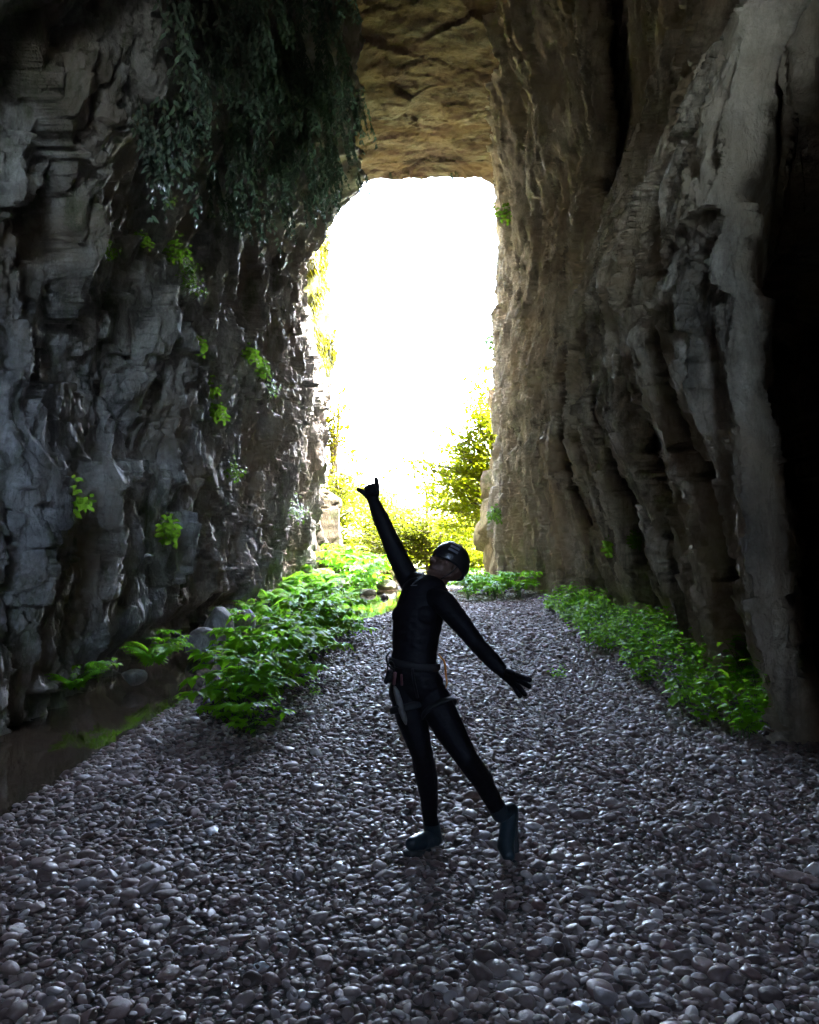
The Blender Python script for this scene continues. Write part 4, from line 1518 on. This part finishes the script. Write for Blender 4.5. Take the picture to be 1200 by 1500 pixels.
def hpatch(name, th0, th1, ph0, ph1, k, mat, parent):
    n1, n2 = 9, 5
    Vp, fp = [], []
    for kk in (k, k - .03):
        for i in range(n1):
            for j in range(n2):
                Vp.append(hp(th0 + (th1 - th0) * i / (n1 - 1), ph0 + (ph1 - ph0) * j / (n2 - 1), kk))
    for i in range(n1 - 1):
        for j in range(n2 - 1):
            a = i * n2 + j; fp.append((a, a + n2, a + n2 + 1, a + 1))
            a += n1 * n2; fp.append((a, a + 1, a + n2 + 1, a + n2))
    for i in range(n1 - 1):
        for a in (i * n2, i * n2 + n2 - 1):
            fp.append((a, a + n2, a + n2 + n1 * n2, a + n1 * n2))
    for j in range(n2 - 1):
        for a in (j, (n1 - 1) * n2 + j):
            fp.append((a, a + 1, a + 1 + n1 * n2, a + n1 * n2))
    b_ = MB(); b_.add(Vp, None, fp)
    return pchild(name, b_.mesh(name, False), mat, parent)


for i, (a0, a1, b0, b1) in enumerate(((-1.15, -.62, .18, .30), (-1.15, -.60, .42, .56), (-1.2, -.55, .70, .86))):
    hpatch('stripe', a0, a1, b0, b1, 1.022, M_WHITE, helmet)
v_ = hpatch('vent', -.35, .25, .80, 1.05, 1.03, M_WHITE, helmet)
hpatch('vent', -.22, .12, .86, .99, 1.036, M_STRAP, helmet)
hpatch('glint_patch', 1.05, 1.25, .18, .30, 1.05, M_WHITE, helmet)  # pale patch standing in for a white glint on the shell
st = MB()
for sx_ in (-1, 1):
    st.tube([hl(sx_ * .086, .0, .0), hl(sx_ * .074, .012, -.055), hl(sx_ * .035, .030, -.112), hl(0, .036, -.120)], .006, 6, flat=.4)
st.tube([hl(.088, -.02, 0), hl(.090, -.01, -.07), hl(.060, .0, -.115), hl(.055, .01, -.15)], .004, 6)
pchild('chin_strap', st.mesh('chin_strap'), M_STRAP, helmet)
eyes = MB()
for sx_ in (-1, 1): eyes.add(ICO[2][0] * .0115 + hl(sx_ * .030, .070, .004), ICO[2][1])
e1 = MB(); e1.add(ICO[2][0] * .0118 + hl(.030, .0735, .003), ICO[2][1])
e2 = MB(); e2.add(ICO[2][0] * .0118 + hl(-.030, .0735, .003), ICO[2][1])
M_EYE = simple('eye', (.45, .43, .40), .2)
pchild('eye', e1.mesh('eye'), M_EYE); pchild('eye', e2.mesh('eye'), M_EYE)

# collar and open zip
cb = MB()
ax = Vector(hc - nk0).normalized(); CF = frame((-.45, -.9, .1), ax)
ring = [nk0 + CF @ np.array([math.cos(t_) * .075, math.sin(t_) * .073, .012 - .010 * math.sin(t_)]) for t_ in np.linspace(0, 2 * math.pi, 33)]
cb.tube(ring, .011, 8, flat=1.0)
collar = pchild('collar', cb.mesh('collar'), M_SUIT)
zb = MB()
zb.tube([P(604, 856, 4.215), P(610, 851, 4.205), P(618, 845, 4.215), P(622, 838, 4.24)], [.003, .004, .004, .003], 6)
zb.tube([P(602, 857.5, 4.215), P(609, 857.5, 4.203), P(616, 857, 4.20)], .003, 6)
pchild('zip', zb.mesh('zip'), M_WHITE, collar)

# harness
hb = MB()
def belt(mb, c, M, rx, ry, r_, tilt=0.0, flat=2.4, n=41):
    mb.tube([np.array(c) + M @ np.array([math.cos(t_) * rx, math.sin(t_) * ry, tilt * math.cos(t_)]) for t_ in np.linspace(0, 2 * math.pi, n)], r_, 8, False, flat)
belt(hb, P(607, 972, 4.2), tr, .129, .106, .009, .012)
harness = pchild('harness', hb.mesh('harness'), M_STRAP)
for c_, ax_, rad_ in ((P(599, 1035, 4.18), kR - P(596, 1012, 4.2), .092), (P(642, 1038, 4.14), kL - P(628, 1012, 4.19), .090)):
    LF = frame((0, -1, 0), Vector(-ax_))
    lb_ = MB(); belt(lb_, c_, LF, rad_, rad_, .008)
    pchild('leg_loop', lb_.mesh('leg_loop'), M_STRAP, harness)
rb = MB(); rb.tube([P(604, 980, 4.085), P(607, 1000, 4.06), P(612, 1022, 4.07)], .012, 8, flat=.6)
pchild('belay_loop', rb.mesh('belay_loop'), M_STRAP, harness)
gl = MB(); gl.tube([P(571, 955, 4.18), P(566, 962, 4.16), P(568, 974, 4.15), P(577, 981, 4.14)], .005, 6)
pchild('gear_loop', gl.mesh('gear_loop'), M_STRAP, harness)
rg = MB(); rg.tube([P(643 + 4.0 * math.cos(t_), 968 + 4.0 * math.sin(t_), 4.10) for t_ in np.linspace(0, 2 * math.pi, 17)], .0035, 6, False)
pchild('ring', rg.mesh('ring'), M_METAL, harness)
# clipped gear
def rod(mb, a, b, r0_, r1_): mb.tube([np.array(a) + (np.array(b) - np.array(a)) * t_ for t_ in np.linspace(0, 1, 5)], [r0_ + (r1_ - r0_) * t_ for t_ in np.linspace(0, 1, 5)], 10)
gb = MB()
rod(gb, P(573, 982, 4.14), P(569, 998, 4.12), .018, .022); rod(gb, P(572, 992, 4.12), P(564, 1000, 4.11), .014, .012)
gb.tube([P(573 + 5 * math.cos(t_), 978 + 9 * math.sin(t_), 4.12) for t_ in np.linspace(0, 2 * math.pi, 21)], .004, 6, False)
g1 = pchild('descender', gb.mesh('descender'), M_STRAP)
ob_ = MB()
ob_.tube([P(643, 959, 4.11), P(648, 965, 4.09), P(652, 971, 4.08)], .004, 6)
ob_.tube([P(650, 966, 4.08), P(652.5, 975, 4.07), P(653, 987, 4.07), P(655, 1000, 4.08), P(653, 1008, 4.09)], [.007, .011, .010, .008, .004], 8, flat=.5)
pchild('sling', ob_.mesh('sling'), M_ORANGE)
rdm = MB(); rod(rdm, P(579, 985, 4.085), P(577, 1003, 4.08), .010, .008); rod(rdm, P(588, 988, 4.07), P(589, 1004, 4.07), .006, .006)
pchild('cord', rdm.mesh('cord'), simple('maroon_cord', (.10, .03, .035), .6))
# grey thigh pouch
pm = MB()
pm.tube([P(578, 1006, 4.112), P(581, 1014, 4.108), P(585, 1028, 4.100), P(589, 1042, 4.095), P(593, 1054, 4.10), P(595, 1060, 4.11)], [.012, .024, .027, .026, .022, .012], 12, flat=.6)
pouch = pchild('pouch', pm.mesh('pouch'), M_GREY)
bp = MB(); bp.add(ICO[2][0] * np.array([.013, .008, .012]) + P(585, 1034, 4.083), ICO[2][1])
pchild('button', bp.mesh('button'), M_STRAP, pouch)
